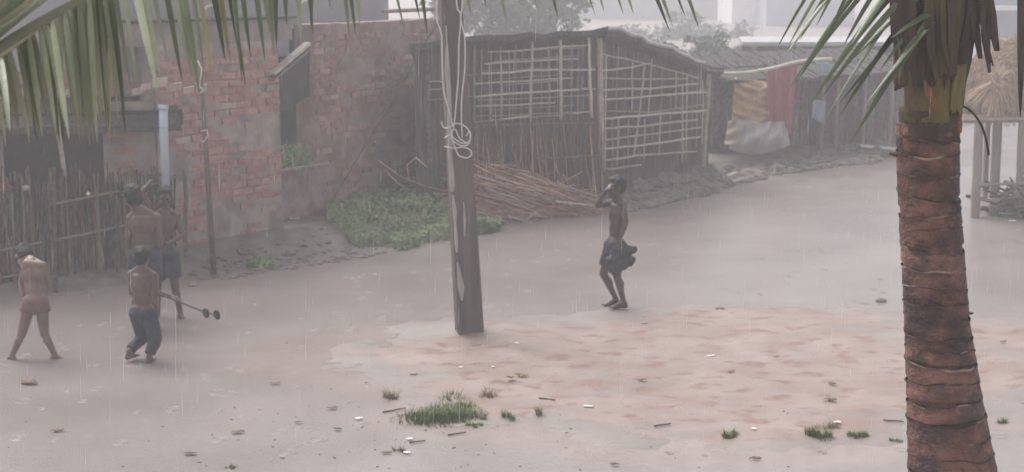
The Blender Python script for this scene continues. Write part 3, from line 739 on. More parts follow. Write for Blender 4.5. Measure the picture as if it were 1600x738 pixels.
def tree(name, base, blobs, n, size, leafm, label, trunk_r=.14):
    root = empty(name, base, label, 'tree')
    mb = MB(); top = V(blobs[0][0]); mb.tube([base, base.lerp(top,.5)+V((.1,0,0)), top], [trunk_r, trunk_r*.8, trunk_r*.35], 8)
    for c, r in blobs[1:]: mb.tube([base.lerp(top,.55), base.lerp(V(c),.7)+V((0,0,.2)), V(c)], [trunk_r*.5, trunk_r*.35, trunk_r*.1], 6)
    mb.build('trunk', M['bark'], root)
    mb = MB(); tot = sum(r*r for _, r in blobs)
    for c, r in blobs:
        c = V(c); clumps = []
        for k in range(int(26)):
            d = V((random.gauss(0,1), random.gauss(0,1), random.gauss(0,1))).normalized(); clumps.append((c+d*r*random.uniform(.35,1.0), r*random.uniform(.16,.34)))
        for k in range(int(n*r*r/tot)):
            cc, rr = random.choice(clumps); d = V((random.gauss(0,1), random.gauss(0,1), random.gauss(0,.7)))*.5
            leaf(mb, cc+d*rr, size*random.uniform(.6,1.3), V((random.gauss(0,1), random.gauss(0,1), random.gauss(.6,1))).normalized())
    mb.build('crown', M[leafm], root)
tree('broadleaf_tree', V((.8,48,.2)), [(pt(790,20,48),1.6),(pt(850,-5,48.5),1.7),(pt(740,-10,47.5),1.5),(pt(815,45,47.3),1.0),(pt(700,0,48),1.3),(pt(880,10,49),.9)], 6500, .13, 'tree_leaf', 'leafy green tree rising behind the lattice hut roof')
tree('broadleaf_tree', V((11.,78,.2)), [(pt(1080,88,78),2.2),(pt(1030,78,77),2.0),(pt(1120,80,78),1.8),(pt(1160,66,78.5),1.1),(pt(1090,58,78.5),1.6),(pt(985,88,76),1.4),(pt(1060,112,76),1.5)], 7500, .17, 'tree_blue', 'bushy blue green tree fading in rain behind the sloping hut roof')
tree('broadleaf_tree', V((-2.6,24.5,.2)), [(pt(462,215,24),.45),(pt(470,250,24),.45),(pt(452,240,23.6),.35)], 1, .06, 'tree_leaf', 'x') if False else None
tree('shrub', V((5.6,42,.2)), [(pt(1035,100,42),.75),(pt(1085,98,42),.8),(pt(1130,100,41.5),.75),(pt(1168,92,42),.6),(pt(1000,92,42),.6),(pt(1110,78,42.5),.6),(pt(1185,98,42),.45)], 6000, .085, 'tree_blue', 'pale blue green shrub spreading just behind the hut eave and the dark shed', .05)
mb = MB()
for k in range(260):
    px = random.uniform(437,487); py = random.uniform(225,264); leaf(mb, pt(px,py,20.0+random.uniform(-.25,.3)), random.uniform(.02,.045), V((random.uniform(-1,1),-1,random.uniform(0,1))).normalized())
for px in (445,460,472,480): mb.tube([pt(px,300,20), pt(px+3,218,20)], .008, 4)
tag(mb.build('bush', M['weed']), 'green bush half hidden inside the dark doorway gap', 'bush')

# ------------------------------------------------------------------ structures on the far right
def sheet(name, corners, nu, nv, disp, material, label, cat, thick=.012, group=None, parent=None):
    """draped cloth: bilinear patch with folds, given thickness"""
    a, b, c, d = [V(x) for x in corners]          # tl, tr, br, bl
    nrm = (b-a).cross(d-a).normalized()
    if nrm.dot(a-CAMP) > 0: nrm = -nrm
    vs = []
    for j in range(nv+1):
        for i in range(nu+1):
            s, t = i/nu, j/nv; p = a.lerp(b, s).lerp(d.lerp(c, s), t); vs.append(p+disp(s, t)[0]*nrm+Zu*disp(s,t)[1])
    Fv = len(vs); vs += [v-nrm*thick for v in vs]; w = nu+1; fs = []
    for j in range(nv):
        for i in range(nu):
            k = j*w+i; fs += [(k,k+1,k+w+1,k+w), (Fv+k,Fv+k+w,Fv+k+w+1,Fv+k+1)]
    for i in range(nu): fs += [(i,Fv+i,Fv+i+1,i+1), (nv*w+i,nv*w+i+1,Fv+nv*w+i+1,Fv+nv*w+i)]
    for j in range(nv): fs += [(j*w,j*w+w,Fv+j*w+w,Fv+j*w), (j*w+nu,Fv+j*w+nu,Fv+j*w+w+nu,j*w+w+nu)]
    mb = MB(); mb.add(vs, fs); o = mb.build(name, material, parent, True)
    if label: tag(o, label, cat, group)
    return o
hut2 = empty('thatched_shed', pt(1250,225,28.2), 'long dark shed with a low thatched roof behind the hanging cloths', 'shed')
HA = pt(1112,235,27.4); HB = pt(1420,214,30.5); HA.z = HB.z = 0; eh = (HB-HA).normalized(); nh = V((eh.y,-eh.x,0)); HL = (HB-HA).length
for k in range(26):                                   # board wall
    u = HL*k/26; m_ = MB(); zt = 1.72+random.uniform(-.03,.05)
    m_.box(HA+eh*(u+HL/52)-nh*random.uniform(.02,.05)+Zu*(zt/2), eh*(HL/52*.94), nh*.012, Zu*(zt/2)); m_.build('wall_board', M['stick'], hut2)
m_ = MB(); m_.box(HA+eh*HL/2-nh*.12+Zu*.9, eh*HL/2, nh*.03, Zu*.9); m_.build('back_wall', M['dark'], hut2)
rows = MB()
for r in range(5):
    for k in range(46):
        u = HL*(k+random.uniform(-.3,.3))/45-.1; dd = .35-r*.34; z = 1.66+r*.05+random.uniform(-.02,.02)
        c = HA+eh*u+nh*dd+Zu*z
        rows.box(c, eh*random.uniform(.06,.10), nh*.24-Zu*.09, Zu*random.uniform(.02,.04)+nh*.01)
rows.build('thatch_roof', M['thatch'], hut2)
for px, wd in ((1150,.05),(1264,.05),(1286,.045),(1330,.05),(1375,.05)):
    p = HA+eh*((px-1112)/308*HL)+nh*.18; stick(V((p.x,p.y,.1)), V((p.x+.02,p.y,1.72)), wd*.8, .01, 4, .9, 7).build('post', M['post'], hut2)
mb = cord([(1108,114),(1135,115),(1170,113),(1210,106),(1250,96),(1300,92)], 26.9, .03); mb.v = mb.v
tag(mb.build('bamboo_pole', M['bamboo'], None, True), 'pale bamboo clothes pole running from the hut eave to the shed', 'pole')
dC = 27.0
sheet('yellow_cloth', (pt(1148,121,dC), pt(1200,128,dC), pt(1201,193,dC-.05), pt(1143,196,dC-.05)), 26, 34,
      lambda s, t: (.03*math.sin(t*15+s*4.0+2.0*math.sin(s*3+t*2))*(.3+.7*t)+.10*mnoise.noise(V((s*3,t*9,1)))+.05*mnoise.noise(V((s*9,t*17,4)))+.03*math.sin(t*31-s*9), -.06*math.sin(s*math.pi)*t), M['cloth_yellow'], 'wrinkled yellow cloth hanging beside the red cloth on the shed', 'cloth', .02)
sheet('grey_sheet', (pt(1150,186,dC-.12), pt(1226,190,dC-.12), pt(1236,226,dC-.3), pt(1138,234,dC-.3)), 30, 24,
      lambda s, t: (.14*math.sin(math.pi*t)*math.sin(math.pi*s)+.04*math.sin(s*s*16+t*9)+.02*math.sin(s*31), -.10*math.sin(s*math.pi)*(.3+t)), M['cloth_grey'], 'bulging pale grey plastic sheet sagging below the yellow cloth', 'plastic sheet', .02)
sheet('tan_sack', (pt(1138,190,dC-.1), pt(1166,188,dC-.1), pt(1172,236,dC-.24), pt(1132,226,dC-.24)), 12, 14,
      lambda s, t: (.10*math.sin(math.pi*s)+.03*math.sin(t*13+s*6), -.03*s), mat('sack', (.33,.27,.19), (.40,.34,.25), 8), 'dull tan sack leaning at the left of the grey sheet', 'sack', .03)
sheet('red_cloth', (pt(1199,106,dC-.03), pt(1247,95,dC-.03), pt(1236,212,dC-.06), pt(1196,207,dC-.06)), 22, 20,
      lambda s, t: (.035*math.sin(s*17+.8*t)+.02*math.sin(s*31+t*2), .0), M['cloth_red'], 'long red cloth hanging from the bamboo clothes pole', 'cloth', .015)
sheet('blue_cloth', (pt(1270,155,28), pt(1291,157,28), pt(1288,192,27.98), pt(1268,186,27.98)), 8, 10,
      lambda s, t: (.03*math.sin(s*11+t*3), -.03*s), M['cloth_blue'], 'small pale blue cloth hanging on the shed behind the palm leaflets', 'cloth', .015)
sheet('blue_rag', (pt(1276,98,28), pt(1304,98,28), pt(1302,112,27.98), pt(1278,113,27.98)), 8, 6,
      lambda s, t: (.03*math.sin(s*9), -.02*s), M['cloth_blue'], 'bluish rag folded under the shed eave at its top', 'cloth', .015)
# rubble of mud along the bank
mb = MB()
for k in range(420):
    t = random.random()
    if k < 260: px = random.uniform(975,1135); py = 306-(px-975)*.16+random.uniform(-26,12)
    else: px = random.uniform(1165,1395); py = 268-(px-1165)*.135+random.uniform(-9,10)
    g = gp(px, py); s_ = random.uniform(.03,.12) if random.random() < .8 else random.uniform(.1,.18)
    l_ = MB(); l_.ell((0,0,0), V((1,0,0)), V((0,1,0)), V((0,0,1)), 7, 5)
    l_.v = [tuple(g+V((v[0]*s_*1.4, v[1]*s_, v[2]*s_*.75))*(1+.35*mnoise.noise(V(v)*1.5+V((k,0,0))))) if False else tuple(g+V((v[0]*1.4, v[1], v[2]*.75))*s_*(1+.5*mnoise.noise(V(v)*1.5+V((k*1.7,0,0))))) for v in l_.v]
    mb.add(l_.v, l_.f)
tag(mb.build('rubble', M['mud_lump'], None), 'muddy rubble heaped along the foot of the hut and shed', kind='stuff')
for i, (a, b, r, lb) in enumerate((((1118,267),(1150,274),.045,'upper pale log of the pair on the bank by the hut end'), ((1138,272),(1172,286),.035,'lower pale log of the pair pointing down to the water'),)):
    p, q = gp(*a)+Zu*.05, gp(*b)+Zu*.04; tag(stick(p, q, r, .01, 4, .8, 8).build('log', M['wood_pale'], None), lb, 'log', 'pale logs on the bank')
p, q = gp(1342,222)+Zu*.06, gp(1400,240)+Zu*.05
mb = MB(); d = (q-p)/2; mb.box((p+q)/2, d, d.cross(Zu).normalized()*.10, Zu*.025); tag(mb.build('board', M['white'], None), 'pale plank lying by the shed at the left edge of the palm trunk', 'plank')
mb = MB()
for k in range(150):
    px = random.uniform(295,600); py = 428-(px-295)*.15-random.uniform(-4,40)*(1 if px < 520 else .5); g = gp(px, py); s_ = random.uniform(.015,.06); l_ = MB()
    l_.ell((0,0,0), V((1,0,0)), V((0,1,0)), V((0,0,1)), 7, 5); l_.v = [tuple(g+V((v[0]*1.5, v[1], v[2]*.6))*s_*(1+.5*mnoise.noise(V(v)*1.5+V((k*1.7,0,0))))) for v in l_.v]
    mb.add(l_.v, l_.f)
tag(mb.build('rubble', M['mud_lump'], None), 'small clods and brick bits on the bank below the brick house', kind='stuff')
# far houses
def house_far(name, x0, x1, y, depth, zt, material, label, wins=()):
    r = empty(name, V(((x0+x1)/2, y, 0)), label, 'house'); m_ = MB()
    m_.box(V(((x0+x1)/2, y+depth/2, zt/2)), V(((x1-x0)/2,0,0)), V((0,depth/2,0)), V((0,0,zt/2))); m_.build('wall', M[material], r)
    m_ = MB(); m_.box(V(((x0+x1)/2, y+depth/2, zt+.08)), V(((x1-x0)/2+.25,0,0)), V((0,depth/2+.3,0)), V((0,0,.08))); m_.build('roof', M['plaster'], r)
    for (a, b, c, d) in wins:
        m_ = MB(); m_.box(V(((a+b)/2, y-.01, (c+d)/2)), V(((b-a)/2,0,0)), V((0,.06,0)), V((0,0,(d-c)/2))); m_.build('window', M['dark'], r)
def xw(px, d): return (px-800)/F_PX*d
house_far('white_house', xw(1140,100), xw(1192,100), 100, 7, 9.5, 'white_wall', 'narrow bright white house far back between the tree and the palm')
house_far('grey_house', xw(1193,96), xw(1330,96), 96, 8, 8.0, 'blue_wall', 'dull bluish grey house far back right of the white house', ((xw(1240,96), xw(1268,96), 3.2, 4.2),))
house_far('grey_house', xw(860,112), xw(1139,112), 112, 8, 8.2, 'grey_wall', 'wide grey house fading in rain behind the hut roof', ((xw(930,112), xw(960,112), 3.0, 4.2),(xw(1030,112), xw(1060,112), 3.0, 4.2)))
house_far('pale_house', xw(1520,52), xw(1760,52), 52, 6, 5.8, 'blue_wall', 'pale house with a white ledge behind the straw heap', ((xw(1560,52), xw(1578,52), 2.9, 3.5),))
mb = MB(); mb.box(V((xw(1610,50.6), 51.3, 2.35)), V((2.2,0,0)), V((0,.5,0)), V((0,0,.07))); tag(mb.build('canopy_slab', M['white_wall'], None), 'white concrete canopy slab over the front of the pale house', 'canopy')
mb = MB(); mb.box(V(((xw(1165,34)+xw(1420,34))/2, 35, 1.95)), V(((xw(1420,34)-xw(1165,34))/2,0,0)), V((0,.30,.05)), V((0,-.005,.045)))
tin = tag(mb.build('tin_roof', M['tin'], None), 'pale tin roof edge showing above the dark thatched shed', 'roof')
mb = MB()
for px in (1180,1250,1320,1400): mb.box(V((xw(px,34.6), 35, .9)), V((.06,0,0)), V((0,.06,0)), V((0,0,.98)))
mb.build('support_frame', M['post'], tin)
mb = MB(); mb.box(V(((xw(1165,34)+xw(1420,34))/2, 35.2, .92)), V(((xw(1420,34)-xw(1165,34))/2-.05,0,0)), V((0,.05,0)), V((0,0,.95))); mb.build('wall', M['stick'], tin)

# straw platform on the right
sp = empty('straw_platform', gp(1560,340), 'raised wooden platform of rough grey posts carrying straw at the right edge', 'platform')
dS = gp(1525,342).y
for (px, yt, yb, dd, r) in ((1524,188,342,0,.072),(1553,188,335,.25,.075),(1592,188,338,.05,.07),(1645,188,340,.2,.07),(1600,188,290,1.6,.06),(1540,188,290,1.7,.05)):
    b = pt(px,yb,dS+dd); tag(stick(V((b.x,b.y,-.1)), V((b.x-.02,b.y,1.42)), r, .008, 5, .92, 9).build('post', M['post'], sp), None)
for k in range(9):
    a = pt(1500,190,dS-.25+k*.24); b = pt(1680,188,dS-.2+k*.24); z = 1.44
    stick(V((a.x,a.y,z)), V((b.x,b.y,z+.01)), .032, .01, 4, .95, 7).build('deck_pole', M['wood'], sp)
stick(pt(1528,289,dS-.1), pt(1680,285,dS-.1), .022, .01, 4, .9, 6).build('rail', M['post'], sp)
sh = empty('straw_heap', pt(1575,150,dS+.7), 'pale heap of straw piled on the wooden platform', 'straw')
mb = MB(); cH = pt(1590,192,dS+.9); cH.z = 1.45
mb.ell((0,0,0), V((1,0,0)), V((0,1,0)), V((0,0,1)), 24, 14)
mb.v = [tuple(cH+V((v[0]*.95, v[1]*.8, max(v[2],0)*1.02))*(1+.12*mnoise.noise(V(v)*2.3))) for v in mb.v]; mb.build('heap_core', M['straw_grey'], sh)
st = MB()
for k in range(3200):
    th = random.uniform(math.pi*.95, math.pi*2.05); ph = random.uniform(.1,1.55); d = V((math.cos(th)*math.sin(ph), math.sin(th)*math.sin(ph), math.cos(ph)))
    p = cH+V((d.x*.95,d.y*.8,d.z*1.02))*random.uniform(.97,1.05); t = V((random.gauss(0,.5), random.gauss(0,.5), -1)).normalized(); t = (t-d*t.dot(d)*.8).normalized(); L = random.uniform(.08,.22)
    st.tube([p-t*L, p+d*.03+V((random.gauss(0,.02),0,0)), p+t*L+d*random.uniform(-.02,.08)], .0075, 3, False)
tag(st.build('loose_straw', M['straw_grey'], sh), kind='stuff')
kn = pt(1553,128,dS+.12)
fan = empty('straw_bundle', kn, 'knotted straw bundle fanning out on the front of the straw heap', 'straw bundle')
for k in range(90):
    a = random.uniform(-2.9, -.2) if k < 70 else random.uniform(.2,2.9); L = random.uniform(.25,.62)*(1 if a < 0 else .55)
    q = kn+V((math.cos(a)*L*.85, random.uniform(-.12,.02), math.sin(a)*L-.04*L))
    mb = MB(); mb.tube([kn+V((random.uniform(-.03,.03),0,random.uniform(-.03,.03))), kn.lerp(q,.5)+V((0,-.07,.03)), q], [.007,.009,.005], 4); mb.build('straw', M['straw'], fan)
lump('knot', kn, .06,.05,.05, M['straw'], None, None, seed=5, parent=fan)
fp = empty('firewood_heap', gp(1580,335), 'low heap of grey firewood under the straw platform', 'firewood')
for k in range(85):
    px = random.uniform(1548,1660); py = random.uniform(290,338); c = pt(px,py,dS+.05+random.uniform(-.2,.5)); a = random.gauss(0,.5)
    dr = V((math.cos(a), random.uniform(-.4,.4), math.sin(a)))*random.uniform(.15,.4); 
    p, q = c-dr, c+dr; p.z = max(p.z,.03); q.z = max(q.z,.03)
    stick(p, q, random.uniform(.012,.03), .015, 4, .7, 6).build('stick', random.choice([M['post'], M['stick'], M['bamboo_grey']]), fp)
for k in range(0):
    px = 1555+k*12; b = pt(px,338,dS-.05); stick(V((b.x,b.y,-.02)), V((b.x+random.uniform(-.05,.05),b.y,.5)), .02, .01, 3, .8, 6).build('stick', M['stick'], fp)

# ------------------------------------------------------------------ coconut palm (near, right)
pdp = 5.5
palm = empty('coconut_palm', V((1.75,pdp,0)), 'young coconut palm with ringed brown trunk and ragged leaf sheaths', 'palm tree')
ctrl = [(-.1,1.97,.33),(.3,1.90,.29),(.9,1.81,.225),(1.60,1.704,.170),(1.906,1.656,.143),(2.207,1.612,.122),(2.70,1.556,.114),(2.95,1.54,.117),(3.05,1.535,.115)]
czs = [c[0] for c in ctrl]
def taxis(z): return float(np.interp(z, czs, [c[1] for c in ctrl])), float(np.interp(z, czs, [c[2] for c in ctrl]))
z = -.1; ringz = []
while z < 2.93: ringz.append(z); z += random.uniform(.048,.085)
ringz.append(2.95)
trunk = put('trunk', bpy.data.meshes.new('trunk'), palm)
core = MB(); rs = []
for i in range(40):
    z = -.1+3.1*i/39; x, r = taxis(z); rs.append((V((x,pdp,z)), r*.93))
core.tube([a for a, _ in rs], [b for _, b in rs], 24)
trunk.data = core.mesh('trunk', True); trunk.data.materials.append(M['trunk'])
for i in range(len(ringz)-1):
    za, zb = ringz[i], ringz[i+1]; n = 40; m_ = MB(); vs = []; ph = random.uniform(0,6)
    tilt = random.uniform(-.022,.022); tp_ = random.uniform(0,6.28)
    prof = [(0.0,.965),(.12,1.0),(.5,.992),(.86,.985),(.93,1.03),(1.0,1.035),(1.03,1.0)]
    for (t, k_) in prof:
        for j in range(n):
            th = 2*math.pi*j/n
            zz = za+(zb-za)*t + tilt*math.cos(th-tp_)
            x, r = taxis(zz)
            lip = max(0, k_-1.0)*(0.12+1.2*max(0, mnoise.noise(V((math.cos(th)*1.6+i*3.3, math.sin(th)*1.6, i*1.7)))+.2))
            rr = r*((k_ if k_ <= 1 else 1+lip) + .018*mnoise.noise(V((math.cos(th)*3+i, math.sin(th)*3, zz*14))))
            zz += .010*mnoise.noise(V((math.cos(th)*2.2, math.sin(th)*2.2, i*5.1))) * (1 if t > .7 else .3)
            vs.append(V((x+rr*math.cos(th), pdp+rr*math.sin(th), zz)))
    nk = len(prof)
    m_.add(vs, [(a*n+j, a*n+(j+1) % n, (a+1)*n+(j+1) % n, (a+1)*n+j) for a in range(nk-1) for j in range(n)])
    me = m_.mesh('trunk_ring', True); me.materials.append(M['trunk']); me.materials.append(M['trunk_ridge'])
    mi = [0]*(n*3)+[0]*n+[1]*(2*n); me.polygons.foreach_set('material_index', mi)
    put('trunk_ring', me, trunk)
# stubs at scars
for px, py, dx in ((1513,491,.03),(1394,242,-.02),(1516,552,.008)):
    p = pt(px,py,pdp-.02); m_ = MB(); m_.cone(p-V((dx,0,0)), p+V((dx*.6,0,.004)), .011, .004, 6, True); m_.build('leaf_scar', M['fibre'], trunk)
# leaf sheaths: curved shells round the trunk
def shell(name, zlo, zhi, tha, thb, rlo, rhi, key, seed, wav=.02, nx=18, nz=12, ragged=0., parent=None):
    vs = []; fs = []
    for j in range(nz+1):
        t = j/nz
        for i in range(nx+1):
            s = i/nx; th = tha+(thb-tha)*s
            z = zlo+(zhi-zlo)*t
            if j == 0: z += ragged*mnoise.noise(V((s*9, seed, 0)))+ragged*.6*mnoise.noise(V((s*25, seed, 3)))
            x, r = taxis(min(z,3.04)); r = r*(rlo+(rhi-rlo)*t)*(1+wav*mnoise.noise(V((s*5, t*3, seed))))
            vs.append(V((x+r*math.cos(th), pdp+r*math.sin(th), z)))
    F_ = len(vs); w = nx+1
    for k in range(F_):
        v = vs[k]; x, _ = taxis(min(v.z,3.04)); d = V((x-v.x, pdp-v.y, 0)).normalized(); vs.append(v+d*.008)
    for j in range(nz):
        for i in range(nx): k = j*w+i; fs += [(k,k+1,k+w+1,k+w),(F_+k,F_+k+w,F_+k+w+1,F_+k+1)]
    for i in range(nx): fs += [(i,F_+i,F_+i+1,i+1),(nz*w+i,nz*w+i+1,F_+nz*w+i+1,F_+nz*w+i)]
    for j in range(nz): fs += [(j*w,j*w+w,F_+j*w+w,F_+j*w),(j*w+nx,F_+j*w+nx,F_+j*w+w+nx,j*w+w+nx)]
    m_ = MB(); m_.add(vs, fs); return m_.build(name, M[key], parent or palm, True)
zp = lambda py: CAM_H + ray(1450,py).z/ray(1450,py).y*pdp
A = -math.pi/2
shell('fibre_sheath', zp(218), zp(165), A-1.3, A+1.3, 1.0, 1.03, 'fibre', 7, .06, 30, 6, .022)
shell('leaf_sheath', zp(188), zp(110), A-1.0, A+.42, 1.04, 1.12, 'sheath', 1, .05, 24, 10, .012)
shell('leaf_sheath', zp(172), zp(98), A+.40, A+1.1, 1.09, 1.22, 'sheath', 3, .06, 18, 12, .03)
m_ = MB(); pl = [pt(1446,126,pdp-.16), pt(1456,139,pdp-.17), pt(1459,152,pdp-.17), pt(1466,158,pdp-.16), pt(1469,176,pdp-.15), pt(1459,172,pdp-.15), pt(1457,163,pdp-.155), pt(1450,150,pdp-.155)]
m_.add(pl+[p+V((0,.03,0)) for p in pl], [tuple(range(8)), tuple(range(15,7,-1))]+[(k,8+k,8+(k+1) % 8,(k+1) % 8) for k in range(8)]); m_.build('torn_sheath', M['sheath_orange'], palm)
shell('torn_sheath', zp(206), zp(172), A+.85, A+1.35, 1.015, 1.05, 'sheath_orange', 4, .08, 12, 8, .03)
shell('fibre_sheath', zp(130), zp(-110), A-1.55, A-.05, 1.12, 1.40, 'fibre', 5, .10, 30, 18, .035)
shell('fibre_sheath', zp(118), zp(-110), A-.15, A+.75, 1.16, 1.55, 'fibre', 15, .10, 24, 18, .05)
shell('fibre_sheath', zp(140), zp(-110), A+.55, A+1.7, 1.06, 1.72, 'fibre', 6, .12, 26, 18, .09)
shell('fibre_sheath', zp(140), zp(-110), A+1.6, A+4.8, 1.04, 1.4, 'fibre', 8, .06, 26, 12, .03)
shell('petiole_base', zp(112), zp(-110), A-.36, A+.40, 1.30, 1.68, 'petiole', 9, .05, 16, 14, .02)
random.seed(31)
for k in range(15):                          # hanging tatters of fibre
    x0 = random.uniform(1395,1545); big = x0 > 1490; y1 = random.uniform(85,150) if not big else random.uniform(60,140)-(x0-1490)*.5
    w = random.uniform(.005,.018); dd = pdp-.17 if not big else pdp-.10+random.uniform(-.05,.05)
    xe = x0+random.uniform(-4,10)+(6 if big else 0)
    a, b, c = pt(x0-4,-50,dd), pt(x0,y1*.55,dd-.01), pt(xe,y1,dd); m_ = MB(); q = V((w,0,0)); r_ = V((0,.005,0))
    m_.add([a-q,a+q,b-q*1.1,b+q*.9,c-q*.2,c+q*.35, a-q+r_,a+q+r_,b-q*1.1+r_,b+q*.9+r_,c-q*.2+r_,c+q*.35+r_],
           [(0,1,3,2),(2,3,5,4),(7,6,8,9),(9,8,10,11),(0,2,8,6),(2,4,10,8),(1,7,9,3),(3,9,11,5),(4,5,11,10)]); m_.build('fibre_strip', M['fibre'] if not 1432 < x0 < 1488 else M['petiole'], palm)
for px1, y1, w in ((1558,80,.024),(1532,92,.02),(1546,62,.024)):
    a = pt(px1-26,-60,pdp-.1); b = pt(px1-10,25,pdp-.12); c = pt(px1,y1,pdp-.1); m_ = MB()
    q = V((w,0,0)); r_ = V((0,.006,0))
    m_.add([a-q,a+q,b-q*.9,b+q*.9,c-q*.35,c+q*.4, a-q+r_,a+q+r_,b-q*.9+r_,b+q*.9+r_,c-q*.35+r_,c+q*.4+r_],
           [(0,1,3,2),(2,3,5,4),(7,6,8,9),(9,8,10,11),(0,2,8,6),(2,4,10,8),(1,7,9,3),(3,9,11,5),(4,5,11,10)]); m_.build('fibre_strip', M['fibre'], palm)
cord([(1497,163),(1515,172),(1530,190),(1540,215),(1545,243)], pdp-.05, .0042).build('dry_stalk', M['fibre'], palm, True)

def leaflet(parent, base, tip, w, key, droop=.05, side=None, seg=8, name='leaflet', fold=.35):
    base = V(base); tip = V(tip); d = tip-base; L = d.length
    view = (base.lerp(tip,.5)-CAMP).normalized()
    s = d.cross(view).normalized(); nrm = s.cross(d).normalized()
    rot = random.uniform(-.9,.9); s2 = s*math.cos(rot)+nrm*math.sin(rot); n2_ = -s*math.sin(rot)+nrm*math.cos(rot)
    vs = []
    for i in range(seg+1):
        t = i/seg; c = base+d*t+Zu*droop*L*math.sin(math.pi*t)+V((0,0,0))
        ww = w*(.45+.55*min(1,t*6))*(1-t**3.2)**.9+.0008
        vs += [c-s2*ww+n2_*ww*fold, c, c+s2*ww+n2_*ww*fold]
    fs = []
    for i in range(seg): a = 3*i; fs += [(a,a+1,a+4,a+3),(a+1,a+2,a+5,a+4)]
    m_ = MB(); m_.add(vs, fs); return m_.build(name, M[key], parent, True)
# frond hanging left of the trunk
fr = empty('palm_frond', pt(1430,-60,pdp), 'dark green palm frond hanging to the left of the coconut trunk', 'palm frond')
rp_ = [(1500,-10,5.5),(1440,-55,5.45),(1370,-75,5.4),(1290,-70,5.3),(1220,-45,5.2)]
mb = MB(); mb.tube([pt(*p) for p in rp_], [.022,.019,.015,.011,.006], 8); mb.build('rachis', M['rachis'], fr, True)
for (bx,by,tx,ty,w) in ((1300,-60,1213,78,.012),(1310,-60,1232,72,.012),(1330,-62,1250,62,.014),(1345,-62,1222,95,.015),(1375,-60,1236,135,.019),(1392,-55,1243,130,.014),(1352,-60,1290,66,.010),
   (1430,-50,1268,160,.021),(1445,-45,1292,182,.020),(1450,-40,1286,150,.020),(1470,-35,1312,182,.020),(1482,-20,1310,165,.018),(1490,-15,1330,222,.022),(1496,-5,1352,165,.018),(1465,-30,1330,95,.024),(1500,0,1392,60,.020),(1420,-50,1330,70,.022),(1400,-60,1318,72,.014),(1335,-62,1276,40,.010),(1488,-20,1375,110,.018)):
    leaflet(fr, pt(bx,by,pdp-.05+random.uniform(-.08,.02)), pt(tx,ty,pdp-.15+random.uniform(-.2,.05)), w*.62, 'leaf', .04)
# dark hanging leaflet at the right edge
hang = empty('dry_leaflet', pt(1596,60,5.2), 'long dry brown leaflet hanging at the right edge above the platform', 'palm leaflet')
leaflet(hang, pt(1597,-60,5.2), pt(1594,185,5.2), .014, 'fibre', 0, name='blade')

# big frond across the top left
bf = empty('palm_frond', pt(100,10,3.9), 'large pale green palm frond drooping across the upper left', 'palm frond')
rl = [(-160,205,3.5),(-60,130,3.55),(0,87,3.6),(100,12,3.75),(230,-60,3.95),(420,-115,4.25),(640,-130,4.6),(860,-110,4.95),(1020,-80,5.2),(1120,-45,5.35)]
RP = [pt(*p) for p in rl]
def along(t):
    f_ = t*(len(RP)-1); i = min(int(f_), len(RP)-2); return RP[i].lerp(RP[i+1], f_-i)
mb = MB(); mb.tube([along(k/40) for k in range(41)], [.010-.008*k/40 for k in range(41)], 8); mb.build('rachis', M['rachis'], bf, True)
def rach_at(px):
    for i in range(len(rl)-1):
        if rl[i][0] <= px <= rl[i+1][0]:
            t = (px-rl[i][0])/(rl[i+1][0]-rl[i][0]); return RP[i].lerp(RP[i+1], t), rl[i][2]+(rl[i+1][2]-rl[i][2])*t
# (base px on the rachis, tip px, tip py, width)
tips = [(-60,-40,215),(-35,-12,225),(-15,-5,215),(0,15,205),(12,30,215),(25,52,200),(38,62,210),(50,75,195),(60,88,205),(70,100,190),(80,108,218),(92,96,175),(100,120,160),
 (112,130,220),(122,140,228),(130,146,222),(138,152,224),(150,172,180),(160,190,170),(168,196,208),(176,205,140),(190,218,150),(205,246,142),(218,250,120),(232,262,95),
 (250,285,128),(262,300,120),(272,312,150),(286,318,110),(300,334,135),(316,352,95),(330,360,95),(342,384,132),(352,378,128),(366,392,90),(384,414,96),(398,424,58),(412,428,88),(426,432,75),
 (440,448,40),(455,471,70),(470,490,55),(485,486,48),(500,516,16),(520,546,62),(530,556,55),(545,562,42),(590,632,46),(600,624,20),(622,656,30),(640,668,58),(660,700,18),(700,736,22),(730,760,12),(750,792,32),(800,840,15),(840,871,26),(880,930,24),(905,944,18),(930,974,22),(950,990,22),(990,1046,48),(1005,1050,38),(1030,1071,26),(1050,1092,44)]
for k, (bx, tx, ty) in enumerate(tips):
    p, d = rach_at(bx); w = .0078 if bx < 200 else (.009 if bx < 520 else .0078)
    key = random.choice(['leaf_pale','leaf_pale','leaf']) if bx < 240 else random.choice(['leaf','leaf_pale'])
    if 290 < bx < 360: key = random.choice(['leaf_yellow','leaf'])
    leaflet(bf, p, pt(tx, ty, d+random.uniform(-.25,.12)), w*random.uniform(.85,1.15), key, .015)
for k in range(46):
    bx = random.uniform(-50, 175); p, d = rach_at(bx); tx = 22+bx*.95+random.uniform(-10,14); ty = random.uniform(165,232)
    leaflet(bf, p, pt(tx, ty, d+random.uniform(-.05,.35)), random.uniform(.0045,.0085), random.choice(['leaf_pale','leaf_pale','leaf','leaf_pale']), .015)
for (bx, tx, ty) in ((-140,150,-60),(-120,110,-70),(-100,60,-60),(-150,200,-40),(-80,90,-90),(-130,85,-25),(-150,60,5)):
    p, d = rach_at(bx); leaflet(bf, p+Zu*.02, pt(tx, ty, d-.15), .013, random.choice(['leaf','leaf_pale']), .03)

